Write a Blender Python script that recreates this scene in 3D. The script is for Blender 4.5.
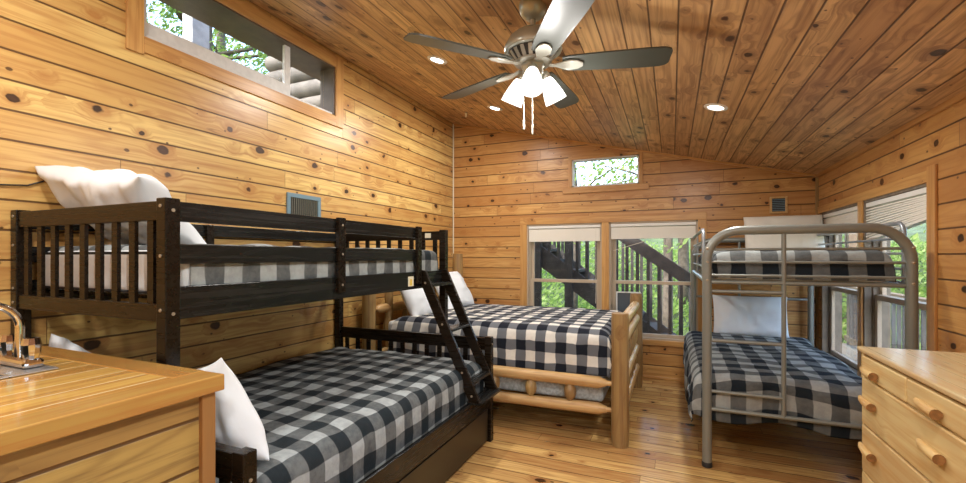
import bpy, bmesh, math, random
from mathutils import Vector, Matrix, noise
R = math.radians
random.seed(7)
SC = bpy.context.scene
COL = SC.collection
for o in list(bpy.data.objects):
    bpy.data.objects.remove(o)

# ---------------------------------------------------------------- camera, sky, exposure
cd = bpy.data.cameras.new('camera')
cam = bpy.data.objects.new('camera', cd); COL.objects.link(cam)
F_PX = 440.0
TH = math.atan(189 / 440)
cd.sensor_width = 36; cd.sensor_fit = 'HORIZONTAL'
cd.lens = F_PX * 36 / 966
cd.shift_y = 14.5 / 966
cd.clip_start = 0.02; cd.clip_end = 200
cam.location = (0, 0, 1.45)
cam.rotation_euler = (R(90), 0, TH)
SC.camera = cam

SC.view_settings.view_transform = 'Standard'
SC.view_settings.look = 'None'
SC.view_settings.gamma = 1
SC.view_settings.use_curve_mapping = False
SC.view_settings.exposure = 0.14

w = bpy.data.worlds.new('sky'); SC.world = w; w.use_nodes = True
nt = w.node_tree; nt.nodes.clear()
sky = nt.nodes.new('ShaderNodeTexSky'); sky.sky_type = 'NISHITA'
sky.sun_disc = False; sky.sun_elevation = R(48); sky.sun_rotation = R(200); sky.air_density = 1.0; sky.dust_density = 2.5; sky.ozone_density = 1
bg = nt.nodes.new('ShaderNodeBackground'); bg.inputs[1].default_value = 1.15
ow = nt.nodes.new('ShaderNodeOutputWorld')
nt.links.new(sky.outputs[0], bg.inputs[0]); nt.links.new(bg.outputs[0], ow.inputs[0])

def light(name, kind, loc, energy, color=(1, 1, 1), rot=(0, 0, 0), **kw):
    l = bpy.data.lights.new(name, kind); l.energy = energy; l.color = color
    for k, v in kw.items(): setattr(l, k, v)
    o = bpy.data.objects.new(name, l); COL.objects.link(o); o.location = loc; o.rotation_euler = rot
    return o
light('sun', 'SUN', (0, 0, 20), 5.0, (1, .95, .86), (R(38), R(-12), R(-12)), angle=R(1.5))
LAMP_W = 21.0      # one recessed light
FAN_W = 9.0       # one fan bulb
WARM = (1.0, .965, .91)

# ---------------------------------------------------------------- room measures (metres)
XL, XR, YB, YF = -2.855, 1.392, 5.568, -1.7
ZL, SL = 3.323, 0.243                       # ceiling height at the left wall and its slope
def zc(x): return ZL - SL * (x - XL)

# ---------------------------------------------------------------- materials
class NT:
    def __init__(s, name):
        s.m = bpy.data.materials.new(name); s.m.use_nodes = True
        s.t = s.m.node_tree; s.t.nodes.clear()
        s.out = s.t.nodes.new('ShaderNodeOutputMaterial')
    def n(s, kind, **kw):
        nd = s.t.nodes.new('ShaderNode' + kind)
        for k, v in kw.items(): setattr(nd, k, v)
        return nd
    def put(s, sock, v):
        if isinstance(v, bpy.types.NodeSocket): s.t.links.new(v, sock)
        elif v is not None:
            if sock.type == 'RGBA' and isinstance(v, tuple) and len(v) == 3: v = (*v, 1)
            sock.default_value = v
    def math(s, op, a, b=None, c=None, clamp=False):
        nd = s.n('Math', operation=op); nd.use_clamp = clamp
        s.put(nd.inputs[0], a)
        if b is not None: s.put(nd.inputs[1], b)
        if c is not None: s.put(nd.inputs[2], c)
        return nd.outputs[0]
    def vec(s, x, y, z):
        nd = s.n('CombineXYZ')
        for i, v in enumerate((x, y, z)): s.put(nd.inputs[i], v)
        return nd.outputs[0]
    def mix(s, f, a, b, bt='MIX'):
        nd = s.n('Mix', data_type='RGBA', blend_type=bt)
        s.put(nd.inputs[0], f); s.put(nd.inputs[6], a); s.put(nd.inputs[7], b)
        return nd.outputs[2]
    def ramp(s, v, lo, hi, a=0.0, b=1.0):
        nd = s.n('MapRange', interpolation_type='SMOOTHSTEP'); nd.clamp = True
        for i, q in enumerate((v, lo, hi, a, b)): s.put(nd.inputs[i], q)
        return nd.outputs[0]
    def noise(s, v, scale, detail=3, rough=.5, dist=0, dim='3D'):
        nd = s.n('TexNoise', noise_dimensions=dim)
        s.put(nd.inputs['Vector'], v); nd.inputs['Scale'].default_value = scale
        nd.inputs['Detail'].default_value = detail; nd.inputs['Roughness'].default_value = rough
        nd.inputs['Distortion'].default_value = dist
        return nd.outputs[0]
    def bsdf(s, color, rough, metal=0.0, bump=None, bstr=.3, bdist=.01, spec=.5, coat=0.0, **kw):
        b = s.n('BsdfPrincipled')
        s.put(b.inputs['Base Color'], color); s.put(b.inputs['Roughness'], rough); s.put(b.inputs['Metallic'], metal)
        b.inputs['Specular IOR Level'].default_value = spec
        if coat: b.inputs['Coat Weight'].default_value = coat; b.inputs['Coat Roughness'].default_value = .15
        if bump is not None:
            bn = s.n('Bump'); bn.inputs['Strength'].default_value = bstr; bn.inputs['Distance'].default_value = bdist
            s.put(bn.inputs['Height'], bump); s.t.links.new(bn.outputs[0], b.inputs['Normal'])
        for k, v in kw.items(): s.put(b.inputs[k], v)
        s.t.links.new(b.outputs[0], s.out.inputs[0])
        return b

def wood(name, u, v, width=0.141, length=2.6, light_c=(.74, .43, .15), dark_c=(.58, .29, .085), grain_c=(.40, .17, .045),
         rough=.36, groove=.0068, v0=0.0, knot=0.33, var=1.0, knot_size=1.0, boards=True, fine=1.0, groove_c=(.075, .032, .011), coat=0.0, gdepth=.006, tint=None, spec=.5):
    """knotty pine: u = axis along the boards, v = axis across them (0,1,2)"""
    if light_c[0] > .1:
        light_c = (light_c[0] * .99, light_c[1] * 1.075, light_c[2] * 1.04); dark_c = (dark_c[0] * .90, dark_c[1] * .93, dark_c[2] * .98)
    s = NT(name)
    tc = s.n('TexCoord'); sp = s.n('SeparateXYZ'); s.t.links.new(tc.outputs['Object'], sp.inputs[0])
    U, V = sp.outputs[u], sp.outputs[v]; W3 = sp.outputs[3 - u - v] if u != v else sp.outputs[2]
    if boards:
        vv = s.math('DIVIDE', s.math('SUBTRACT', V, v0), width)
        vi = s.math('FLOOR', vv); vf = s.math('FRACT', vv)
        wn = s.n('TexWhiteNoise', noise_dimensions='1D'); s.put(wn.inputs['W'], s.math('ADD', vi, 17.3)); r1 = wn.outputs[0]
        uu = s.math('ADD', s.math('DIVIDE', U, length), s.math('MULTIPLY', r1, 7.0))
        ui = s.math('FLOOR', uu); uf = s.math('FRACT', uu)
        wn2 = s.n('TexWhiteNoise', noise_dimensions='3D'); s.put(wn2.inputs['Vector'], s.vec(vi, ui, 3.7)); r2 = wn2.outputs[0]
    else:
        oi = s.n('ObjectInfo'); r2 = oi.outputs['Random']; vf = None; vi = 0.0
    off = s.math('MULTIPLY', r2, 31.0)
    swirl = 0.0
    if knot > 0:
        nz = s.noise(s.vec(s.math('MULTIPLY', U, 22.0), s.math('MULTIPLY', V, 30.0), off), 1.0, 2)
        def knots(cell, rows, prob, r0, r1, seed):
            vo = s.n('TexVoronoi', voronoi_dimensions='3D', feature='F1'); vo.inputs['Scale'].default_value = 1.0; vo.inputs['Randomness'].default_value = .85
            vrow = s.math('DIVIDE', V, .15 / rows) if not boards else s.math('MULTIPLY', s.math('ADD', vi, vf), rows)
            s.put(vo.inputs['Vector'], s.vec(s.math('ADD', s.math('DIVIDE', U, cell), off), vrow, s.math('ADD', s.math('MULTIPLY', r2, 9.0), seed)))
            sc = s.n('SeparateColor'); s.t.links.new(vo.outputs['Color'], sc.inputs[0])
            has = s.math('GREATER_THAN', sc.outputs[0], 1 - prob)
            rad = s.math('ADD', r0, s.math('MULTIPLY', s.math('POWER', sc.outputs[1], 1.8), r1))
            d = s.math('ADD', vo.outputs['Distance'], s.math('MULTIPLY', s.math('SUBTRACT', nz, .5), .16))
            return s.math('DIVIDE', d, rad), has, sc.outputs[2]
        q, has, kr = knots(.19, 1.0, knot, .10 * knot_size, .15 * knot_size, 0.0)
        halo = s.math('MULTIPLY', s.ramp(q, 3.2, .8), has); swirl = halo
        q2, has2, kr2 = knots(.10, 2.0, knot * .8, .09 * knot_size, .08 * knot_size, 4.3)
    # fine fibre
    g1 = s.noise(s.vec(s.math('ADD', s.math('MULTIPLY', U, 1.3 * fine), off), s.math('ADD', s.math('MULTIPLY', V, 42 * fine), s.math('MULTIPLY', swirl, 1.6)), s.math('MULTIPLY', W3, 42 * fine)), 1.0, 4, .6, .3)
    # broad cathedral bands
    warp = s.noise(s.vec(s.math('ADD', s.math('MULTIPLY', U, .9 * fine), off), s.math('MULTIPLY', V, 5 * fine), s.math('MULTIPLY', W3, 5 * fine)), 1.0, 2, .5, .4)
    band = s.math('SINE', s.math('ADD', s.math('ADD', s.math('MULTIPLY', warp, 46.0), s.math('MULTIPLY', V, 60 * fine)), s.math('MULTIPLY', swirl, 9.0)))
    band = s.math('MULTIPLY', s.math('ADD', band, 1.0), .5)
    col = s.mix(s.math('MULTIPLY', r2, var, clamp=True), light_c, dark_c)
    blotch = s.noise(s.vec(s.math('ADD', U, off), s.math('MULTIPLY', V, 3.0), s.math('MULTIPLY', W3, 3.0)), 1.7, 2)
    col = s.mix(s.ramp(blotch, .42, .75, 0, .55), col, dark_c)
    col = s.mix(s.math('MULTIPLY', s.ramp(g1, .42, .72), .74), col, grain_c)
    col = s.mix(s.math('MULTIPLY', s.math('POWER', band, 3.0), .34), col, grain_c)
    if knot > 0:
        stk = s.noise(s.vec(s.math('ADD', s.math('MULTIPLY', U, 2.6), off), s.math('MULTIPLY', V, 26.0), s.math('MULTIPLY', W3, 26.0)), 1.0, 2, .5, .8)
        col = s.mix(s.math('MULTIPLY', s.ramp(stk, .70, .80), .55), col, tuple(q_ * .55 for q_ in grain_c))
        core = s.math('MULTIPLY', s.ramp(q, 1.0, .72), has)
        heart = s.math('MULTIPLY', s.ramp(q, .55, .2), has)
        pin = s.math('MULTIPLY', s.ramp(q2, 1.0, .6), has2)
        col = s.mix(s.math('MULTIPLY', halo, .62), col, grain_c)
        kc = s.mix(kr, (.050, .014, .004), (.010, .004, .002))
        col = s.mix(s.math('MULTIPLY', core, .94), col, kc)
        col = s.mix(s.math('MULTIPLY', heart, .35), col, (.10, .035, .012))
        col = s.mix(s.math('MULTIPLY', pin, .85), col, (.05, .018, .007))
    bump = s.math('MULTIPLY', g1, .05)
    if boards:
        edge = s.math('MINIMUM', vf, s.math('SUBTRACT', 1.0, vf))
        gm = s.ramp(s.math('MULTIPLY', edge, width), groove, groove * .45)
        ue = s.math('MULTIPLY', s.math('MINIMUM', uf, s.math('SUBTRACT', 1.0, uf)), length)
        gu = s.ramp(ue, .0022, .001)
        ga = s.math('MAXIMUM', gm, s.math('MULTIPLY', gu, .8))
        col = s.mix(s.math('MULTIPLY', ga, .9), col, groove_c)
        bump = s.math('SUBTRACT', bump, ga)
    if tint: col = s.mix(1.0, col, tint, 'MULTIPLY')
    rg = s.math('ADD', rough, s.math('MULTIPLY', s.math('SUBTRACT', g1, .5), .25))
    s.bsdf(col, rg, bump=bump, bstr=.6, bdist=gdepth, coat=coat, spec=spec)
    return s.m

def plain(name, color, rough=.5, metal=0, bumpscale=None, bstr=.2, bdist=.002, vary=0.0, spec=.5, **kw):
    s = NT(name); tc = s.n('TexCoord')
    b = None; c = color
    n1 = s.noise(tc.outputs['Object'], bumpscale or 30, 3)
    if bumpscale: b = n1
    if vary: c = s.mix(s.ramp(n1, .3, .7), color, tuple(q * (1 - vary) for q in color))
    s.bsdf(c, rough, metal, bump=b, bstr=bstr, bdist=bdist, spec=spec, **kw)
    return s.m

def plaid(name, dark=(.02, .024, .03), mid=(.22, .23, .25), light_c=(.78, .78, .76), size=.1, mott=.35, ou=0.0, ov=0.0, rough=.9):
    s = NT(name); uv = s.n('UVMap', uv_map='UVMap'); sp = s.n('SeparateXYZ'); s.t.links.new(uv.outputs[0], sp.inputs[0])
    nz = s.noise(uv.outputs[0], 6.0, 2)
    wob = s.math('MULTIPLY', s.math('SUBTRACT', nz, .5), .034)
    def stripe(c, o):
        f = s.math('FRACT', s.math('DIVIDE', s.math('ADD', s.math('ADD', c, o), wob), size * 2))
        return s.math('MULTIPLY', s.ramp(f, .0, .03), s.ramp(f, .53, .50))
    a, b = stripe(sp.outputs[0], ou), stripe(sp.outputs[1], ov)
    both = s.math('MULTIPLY', a, b); any_ = s.math('MAXIMUM', a, b)
    col = s.mix(any_, light_c, mid); col = s.mix(both, col, dark)
    m1 = s.noise(uv.outputs[0], 22.0, 4, .65); m2 = s.noise(uv.outputs[0], 5.0, 3, .6)
    mm = s.math('MULTIPLY', s.ramp(s.math('ADD', s.math('MULTIPLY', m1, .6), s.math('MULTIPLY', m2, .4)), .36, .64), mott)
    col = s.mix(mm, col, s.mix(both, (.20, .21, .21), (.022, .028, .034)))
    b_ = s.bsdf(col, rough, bump=s.math('ADD', m1, s.noise(uv.outputs[0], 260.0, 1)), bstr=.5, bdist=.004, spec=.2)
    return s.m

def glass_mat(name, tint=(1, 1, 1), refl=1.0):
    s = NT(name)
    tr = s.n('BsdfTransparent'); s.put(tr.inputs[0], tint); gl = s.n('BsdfGlossy'); gl.inputs['Roughness'].default_value = .01
    lw = s.n('LayerWeight'); lw.inputs[0].default_value = .5
    fr = s.math('ADD', .014, s.math('MULTIPLY', s.math('POWER', lw.outputs['Facing'], 5.0), .7))
    mx = s.n('MixShader'); s.put(mx.inputs[0], s.math('MULTIPLY', fr, refl, clamp=True)); s.t.links.new(tr.outputs[0], mx.inputs[1]); s.t.links.new(gl.outputs[0], mx.inputs[2])
    s.t.links.new(mx.outputs[0], s.out.inputs[0])
    return s.m

def emis(name, color, strength):
    s = NT(name); e = s.n('Emission'); s.put(e.inputs[0], color); e.inputs[1].default_value = strength
    s.t.links.new(e.outputs[0], s.out.inputs[0]); return s.m

def leafmat(name, a, b):
    s = NT(name); tc = s.n('TexCoord'); n1 = s.noise(tc.outputs['Object'], 2.3, 3)
    wn = s.n('TexNoise'); wn.inputs['Scale'].default_value = 9
    col = s.mix(s.ramp(n1, .35, .65), a, b)
    d = s.n('BsdfDiffuse'); s.put(d.inputs[0], col); t = s.n('BsdfTranslucent'); s.put(t.inputs[0], s.mix(.5, col, (.30, .42, .10)))
    mx = s.n('MixShader'); mx.inputs[0].default_value = .5; s.t.links.new(d.outputs[0], mx.inputs[1]); s.t.links.new(t.outputs[0], mx.inputs[2])
    s.t.links.new(mx.outputs[0], s.out.inputs[0]); return s.m

M = {}
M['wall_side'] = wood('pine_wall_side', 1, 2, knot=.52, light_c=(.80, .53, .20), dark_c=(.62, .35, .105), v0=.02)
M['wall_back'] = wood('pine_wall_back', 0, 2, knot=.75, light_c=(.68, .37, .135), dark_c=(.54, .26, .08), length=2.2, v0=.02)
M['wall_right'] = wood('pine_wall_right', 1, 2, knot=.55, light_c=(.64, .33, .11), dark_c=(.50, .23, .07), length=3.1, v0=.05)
M['ceiling'] = wood('pine_ceiling', 1, 0, groove=.006, light_c=(.82, .50, .235), dark_c=(.58, .32, .135), grain_c=(.22, .10, .04), length=3.4, knot=.75, v0=.029, width=.137)
M['floor'] = wood('pine_floor', 0, 1, width=.14, light_c=(.74, .45, .17), dark_c=(.50, .27, .09), grain_c=(.30, .12, .04), length=2.4, rough=.2, groove=.005, gdepth=.003, knot=.34)
TR = dict(boards=False, knot=.12)
M['trim_z'] = wood('pine_trim_upright', 2, 0, light_c=(.66, .35, .12), dark_c=(.56, .28, .09), **TR)
M['trim_x'] = wood('pine_trim_across', 0, 2, light_c=(.66, .35, .12), dark_c=(.56, .28, .09), **TR)
M['trim_y'] = wood('pine_trim_along', 1, 2, light_c=(.66, .35, .12), dark_c=(.56, .28, .09), **TR)
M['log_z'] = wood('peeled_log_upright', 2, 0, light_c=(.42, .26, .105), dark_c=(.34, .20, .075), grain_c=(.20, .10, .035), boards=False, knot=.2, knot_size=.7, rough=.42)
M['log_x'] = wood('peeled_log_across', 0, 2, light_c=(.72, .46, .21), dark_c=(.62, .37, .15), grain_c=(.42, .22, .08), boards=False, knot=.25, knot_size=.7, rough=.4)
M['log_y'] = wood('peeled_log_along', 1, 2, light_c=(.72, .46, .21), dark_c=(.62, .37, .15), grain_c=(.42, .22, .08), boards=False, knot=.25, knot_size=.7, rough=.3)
M['dresser'] = wood('pale_pine_dresser', 1, 2, light_c=(.74, .55, .28), dark_c=(.68, .48, .22), grain_c=(.56, .33, .12), boards=False, knot=.06, rough=.4)
M['dresser_top'] = wood('pale_pine_top', 1, 0, light_c=(.66, .50, .29), dark_c=(.60, .43, .23), grain_c=(.54, .33, .14), boards=False, knot=.05, rough=.3)
M['handle'] = wood('pale_log_handle', 1, 2, light_c=(.78, .54, .25), dark_c=(.68, .42, .16), grain_c=(.5, .27, .09), boards=False, knot=0, rough=.4)
M['handle_end'] = plain('sawn_log_end', (.32, .15, .05), .5, vary=.4, bumpscale=60)
M['counter_boards'] = wood('varnished_counter_boards', 1, 0, width=.105, length=5, light_c=(.72, .43, .12), dark_c=(.62, .33, .08), rough=.12, groove=.0045, groove_c=(.80, .66, .40), gdepth=.002, knot=.12, coat=.6)  # pale groove colour paints in the light glints along the plank seams
M['counter_edge'] = wood('varnished_counter_edge', 1, 2, light_c=(.58, .36, .10), dark_c=(.50, .29, .075), boards=False, knot=.08, rough=.2, coat=.5)
M['counter_edge_x'] = wood('varnished_counter_border', 0, 1, light_c=(.52, .29, .08), dark_c=(.44, .235, .06), boards=False, knot=.08, rough=.2, coat=.5)
M['cabinet'] = wood('worn_cabinet_boards', 1, 2, width=.155, length=6, light_c=(.48, .30, .095), dark_c=(.36, .20, .06), grain_c=(.12, .055, .02), rough=.45, v0=.010, knot=.1)
M['espresso'] = wood('espresso_stained_wood', 0, 2, light_c=(.012, .0075, .004), dark_c=(.008, .005, .003), grain_c=(.015, .010, .006), boards=False, knot=0, gdepth=.0002, spec=.25, rough=.28)
M['espresso_y'] = wood('espresso_stained_rail', 1, 2, light_c=(.009, .0095, .009), dark_c=(.006, .006, .006), grain_c=(.022, .021, .019), boards=False, knot=.12, gdepth=.0005, spec=.35, rough=.26)
M['espresso_panel'] = plain('espresso_panel', (.022, .016, .010), .32)
M['bolt'] = plain('copper_bolt', (.40, .34, .26), .4, .5)
M['white_cloth'] = plain('white_pillow_cotton', (.74, .78, .82), .9, bumpscale=14, bstr=.25, bdist=.01, spec=.1)
M['cream_cloth'] = plain('cream_pillow_cotton', (.74, .71, .64), .9, bumpscale=14, bstr=.25, bdist=.01, spec=.1)
M['mattress'] = plain('white_mattress_cover', (.80, .84, .88), .9, bumpscale=20, bstr=.3, bdist=.01, spec=.1)
M['piping'] = plain('black_piping', (.02, .02, .022), .7)
M['boxspring'] = plain('grey_patterned_ticking', (.52, .57, .57), .8, bumpscale=45, vary=.4, bstr=.4, bdist=.004)
M['plaid_fleece'] = plaid('fleece_check', dark=(.012, .018, .022), mid=(.075, .085, .09), light_c=(.38, .42, .43), mott=.5, size=.086, ou=.03, ov=.02)
M['plaid_blue'] = plaid('quilt_check', dark=(.010, .013, .022), mid=(.14, .15, .17), light_c=(.76, .74, .68), mott=.15, size=.086, ou=.02, ov=.05)
M['plaid_metal'] = plaid('comforter_check', dark=(.010, .016, .024), mid=(.095, .105, .11), light_c=(.37, .40, .40), mott=.42, size=.092)
M['silver'] = plain('silver_grey_metal', (.24, .255, .235), .38, .3, spec=.5)
M['silver_blue'] = plain('silver_grey_rail', (.34, .38, .42), .36, .55)
M['nickel'] = plain('brushed_nickel', (.50, .52, .46), .32, .6)
M['nickel_light'] = plain('pale_nickel', (.46, .46, .41), .38, .3)
M['blade'] = plain('grey_fan_blade', (.060, .066, .056), .38, 0, spec=.5)
M['shade'] = emis('lit_frosted_glass', (1, .95, .86), 2.6)
M['lamp_disc'] = emis('lit_recessed_lens', (1, .95, .86), 14.0)
M['lamp_ring'] = plain('recessed_ring', (.85, .82, .76), .5)
M['chrome'] = plain('chrome', (.75, .75, .75), .08, 1.0)
M['steel'] = plain('brushed_steel', (.45, .45, .45), .25, .7)
M['glass'] = glass_mat('window_glass')
M['vinyl'] = plain('almond_window_frame', (.50, .40, .29), .5)
M['vinyl_white'] = plain('weathered_white_frame', (.72, .72, .70), .55, bumpscale=25, vary=.12)
M['greywood'] = plain('grey_brown_jamb', (.23, .19, .14), .6, bumpscale=12, vary=.3)
M['darkjamb'] = plain('dark_brown_reveal', (.13, .09, .06), .5, bumpscale=8, vary=.3)
M['blind'] = plain('cream_blind_slats', (.84, .81, .73), .6)
M['blind_rail'] = plain('white_blind_rail', (.84, .83, .79), .5)
M['cord'] = plain('pale_cord', (.7, .66, .56), .7)
M['vent_blue'] = plain('blue_grey_vent', (.15, .24, .29), .5)
M['vent_dark'] = plain('dark_vent_slot', (.03, .03, .03), .6)
M['black'] = plain('black_plastic', (.02, .02, .02), .5)
M['label'] = plain('pale_label', (.80, .76, .60), .6)
M['label_y'] = plain('yellow_label', (.75, .55, .08), .6)
M['deck'] = wood('weathered_deck', 1, 0, width=.14, light_c=(.20, .18, .15), dark_c=(.14, .12, .10), grain_c=(.08, .07, .06), knot=.1, rough=.8)
M['darkwood_out'] = plain('weathered_dark_timber', (.060, .055, .052), .8, bumpscale=10, vary=.35)
M['postwood_out'] = plain('weathered_brown_timber', (.16, .12, .08), .8, bumpscale=10, vary=.35)
M['ground'] = plain('leafy_slope', (.07, .11, .035), .95, bumpscale=1.4, vary=.5)
M['bark'] = plain('tree_bark', (.13, .105, .08), .9, bumpscale=9, vary=.5)
M['leaf_a'] = leafmat('bright_leaves', (.12, .22, .045), (.24, .34, .10))
M['leaf_b'] = leafmat('mid_leaves', (.06, .13, .03), (.14, .22, .06))
M['leaf_c'] = leafmat('yellow_leaves', (.20, .28, .08), (.34, .42, .17))
M['mirror'] = plain('dusky_panel_glass', (.10, .12, .14), .12, .3)

# ---------------------------------------------------------------- geometry helpers
def newbm(): return bmesh.new()
def bx(bm, x0, x1, y0, y1, z0, z1, rot=None, piv=None):
    vs = [bm.verts.new((x, y, z)) for x in (x0, x1) for y in (y0, y1) for z in (z0, z1)]
    for f in ((0, 1, 3, 2), (4, 6, 7, 5), (0, 4, 5, 1), (2, 3, 7, 6), (0, 2, 6, 4), (1, 5, 7, 3)):
        bm.faces.new([vs[i] for i in f])
    if rot is not None:
        p = Vector(piv) if piv else Vector(((x0 + x1) / 2, (y0 + y1) / 2, (z0 + z1) / 2))
        for v in vs: v.co = rot @ (v.co - p) + p
    return vs
def beam(bm, a, b, wx, wz, up=(0, 0, 1)):
    """a rectangular bar from a to b; wx = width sideways, wz = depth along up"""
    a, b = Vector(a), Vector(b); d = (b - a).normalized(); s = d.cross(Vector(up)).normalized(); u = s.cross(d)
    vs = []
    for p in (a, b):
        for i, j in ((-1, -1), (1, -1), (1, 1), (-1, 1)):
            vs.append(bm.verts.new(p + s * i * wx / 2 + u * j * wz / 2))
    for f in ((3, 2, 1, 0), (4, 5, 6, 7), (0, 1, 5, 4), (1, 2, 6, 5), (2, 3, 7, 6), (3, 0, 4, 7)):
        bm.faces.new([vs[i] for i in f])
def tube(bm, pts, r, n=12, caps=True):
    """round tube along pts; r a number or one per point"""
    pts = [Vector(p) for p in pts]; rs = r if isinstance(r, (list, tuple)) else [r] * len(pts)
    rings = []; prev = None
    for i, p in enumerate(pts):
        d = (pts[min(i + 1, len(pts) - 1)] - pts[max(i - 1, 0)]).normalized()
        if prev is None:
            a = Vector((0, 0, 1)) if abs(d.z) < .9 else Vector((1, 0, 0)); u = d.cross(a).normalized()
        else: u = (prev - d * prev.dot(d)).normalized()
        prev = u; v = d.cross(u)
        rings.append([bm.verts.new(p + (u * math.cos(2 * math.pi * k / n) + v * math.sin(2 * math.pi * k / n)) * rs[i]) for k in range(n)])
    for a, b in zip(rings, rings[1:]):
        for k in range(n): bm.faces.new((a[k], a[(k + 1) % n], b[(k + 1) % n], b[k]))
    if caps:
        bm.faces.new(rings[0][::-1]); bm.faces.new(rings[-1])
def lathe(bm, prof, c=(0, 0, 0), n=28, mat=None):
    rings = []; vs_all = []
    for r, z in prof:
        ring = [bm.verts.new((max(r, 1e-4) * math.cos(2 * math.pi * k / n), max(r, 1e-4) * math.sin(2 * math.pi * k / n), z)) for k in range(n)]
        rings.append(ring); vs_all += ring
    for a, b in zip(rings, rings[1:]):
        for k in range(n): bm.faces.new((a[k], a[(k + 1) % n], b[(k + 1) % n], b[k]))
    for v in vs_all: v.co = (mat @ v.co if mat else v.co) + Vector(c)
def arc(c, r, a0, a1, ax, ay, n=8):
    c, ax, ay = Vector(c), Vector(ax), Vector(ay)
    return [c + ax * r * math.cos(a0 + (a1 - a0) * k / n) + ay * r * math.sin(a0 + (a1 - a0) * k / n) for k in range(n + 1)]

def link(name, bm, mat, parent=None, smooth=False, bevel=0.0, base=None):
    me = bpy.data.meshes.new(name); bmesh.ops.recalc_face_normals(bm, faces=bm.faces)
    org = Vector((0, 0, 0))
    if parent is not None:
        p = parent
        while p: org = org + p.location; p = p.parent
    elif base is not None: org = Vector(base)
    if org.length: bmesh.ops.translate(bm, verts=bm.verts, vec=-org)
    if smooth:
        for f in bm.faces: f.smooth = True
    bm.to_mesh(me); bm.free()
    for m in (mat if isinstance(mat, (list, tuple)) else [mat]): me.materials.append(m)
    o = bpy.data.objects.new(name, me); COL.objects.link(o)
    if parent is not None: o.parent = parent
    elif base is not None: o.location = base
    if smooth and smooth != 'all':
        try: me.set_sharp_from_angle(angle=R(40))
        except Exception: pass
    if bevel:
        b = o.modifiers.new('bevel', 'BEVEL'); b.width = bevel; b.segments = 2; b.limit_method = 'ANGLE'; b.angle_limit = R(50)
    return o
def tag(o, label, cat, group=None, kind=None):
    if label: o['label'] = label
    if cat: o['category'] = cat
    if group: o['group'] = group
    if kind: o['kind'] = kind
    return o
def thing(name, label, cat, loc, group=None):
    o = bpy.data.objects.new(name, None); COL.objects.link(o); o.location = loc; o.empty_display_size = .1
    return tag(o, label, cat, group)
def struct(name, bm, mat, smooth=False, bevel=0.0, label=None, parent=None):
    o = link(name, bm, mat, parent, smooth=smooth, bevel=bevel)
    if parent is None: o['kind'] = 'structure'
    if label: o['label'] = label
    return o
def box_obj(name, b, mat, parent=None, bevel=0.0, **kw):
    bm = newbm(); bx(bm, *b); return link(name, bm, mat, parent, bevel=bevel, **kw)
def copy_tree(o, parent=None):
    c = o.copy(); COL.objects.link(c)
    if parent is not None: c.parent = parent
    for ch in list(o.children): copy_tree(ch, c)
    return c

# ================================================================= THE ROOM
T = .16
# left wall: opening for the long high window
LW = (1.586, 3.19, 2.74, 3.19)       # y0 y1 z0 z1
bm = newbm()
ztop = ZL + .05
bx(bm, XL - T, XL, YF - T, YB + T, -.02, LW[2])
bx(bm, XL - T, XL, YF - T, LW[0], LW[2], ztop); bx(bm, XL - T, XL, LW[1], YB + T, LW[2], ztop)
bx(bm, XL - T, XL, LW[0], LW[1], LW[3], ztop)
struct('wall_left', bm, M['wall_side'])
# back wall with three openings
DW1 = (-1.759, -.795, .46, 1.862); DW2 = (-.71, .272, .46, 1.862); SW = (-1.164, -.362, 2.315, 2.662)
bm = newbm()
def wall_grid(bm, us, zs, holes, put, top=None):
    for i in range(len(us) - 1):
        for j in range(len(zs) - 1):
            cu, cz = (us[i] + us[i + 1]) / 2, (zs[j] + zs[j + 1]) / 2
            if any(h[0] < cu < h[1] and h[2] < cz < h[3] for h in holes): continue
            put(us[i], us[i + 1], zs[j], zs[j + 1])
hol = [DW1, DW2, SW]
us = sorted({XL, XR} | {q for h in hol for q in h[:2]}); zs = sorted({-.02, 2.20, 2.29} | {q for h in hol for q in h[2:]})
zs = [z for z in zs]
def put_back(a, b, z0, z1): bx(bm, a, b, YB, YB + T, z0, z1)
wall_grid(bm, us, zs, hol, put_back)
# gable part above z = 2.662, following the slope
vs = []
pts = [(XL, 2.662), (XL, zc(XL) + .05), (-.13, zc(-.13) + .05), (-.13, 2.662)]
f0 = [bm.verts.new((x, YB, z)) for x, z in pts]; f1 = [bm.verts.new((x, YB + T, z)) for x, z in pts]
bm.faces.new(f0); bm.faces.new(f1[::-1])
for k in range(4): bm.faces.new((f0[k], f0[(k + 1) % 4], f1[(k + 1) % 4], f1[k]))
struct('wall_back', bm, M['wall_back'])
# right wall
RW1 = (3.415, 4.385, .46, 1.885); RW2 = (4.465, 5.44, .46, 1.885); RW3 = (-1.0, .1, .46, 1.885); RW4 = (.2, 1.3, .46, 1.885)  # last two openings are unseen, added to let in more daylight
bm = newbm()
us = sorted({YF - T, YB + T} | {q for h in (RW1, RW2, RW3, RW4) for q in h[:2]}); zs = sorted({-.02, .46, 1.885, zc(XR) + .04})
wall_grid(bm, us, zs, [RW1, RW2, RW3, RW4], lambda a, b, z0, z1: bx(bm, XR, XR + T, a, b, z0, z1))
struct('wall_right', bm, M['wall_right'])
# wall behind the camera
bm = newbm()
us = [XL, -1.9, 1.0, XR]; 
wall_grid(bm, us, [-.02, 2.1, 3.4], [], lambda a, b, z0, z1: bx(bm, a, b, YF - T, YF, z0, z1))
struct('wall_front', bm, M['wall_back'])
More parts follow.
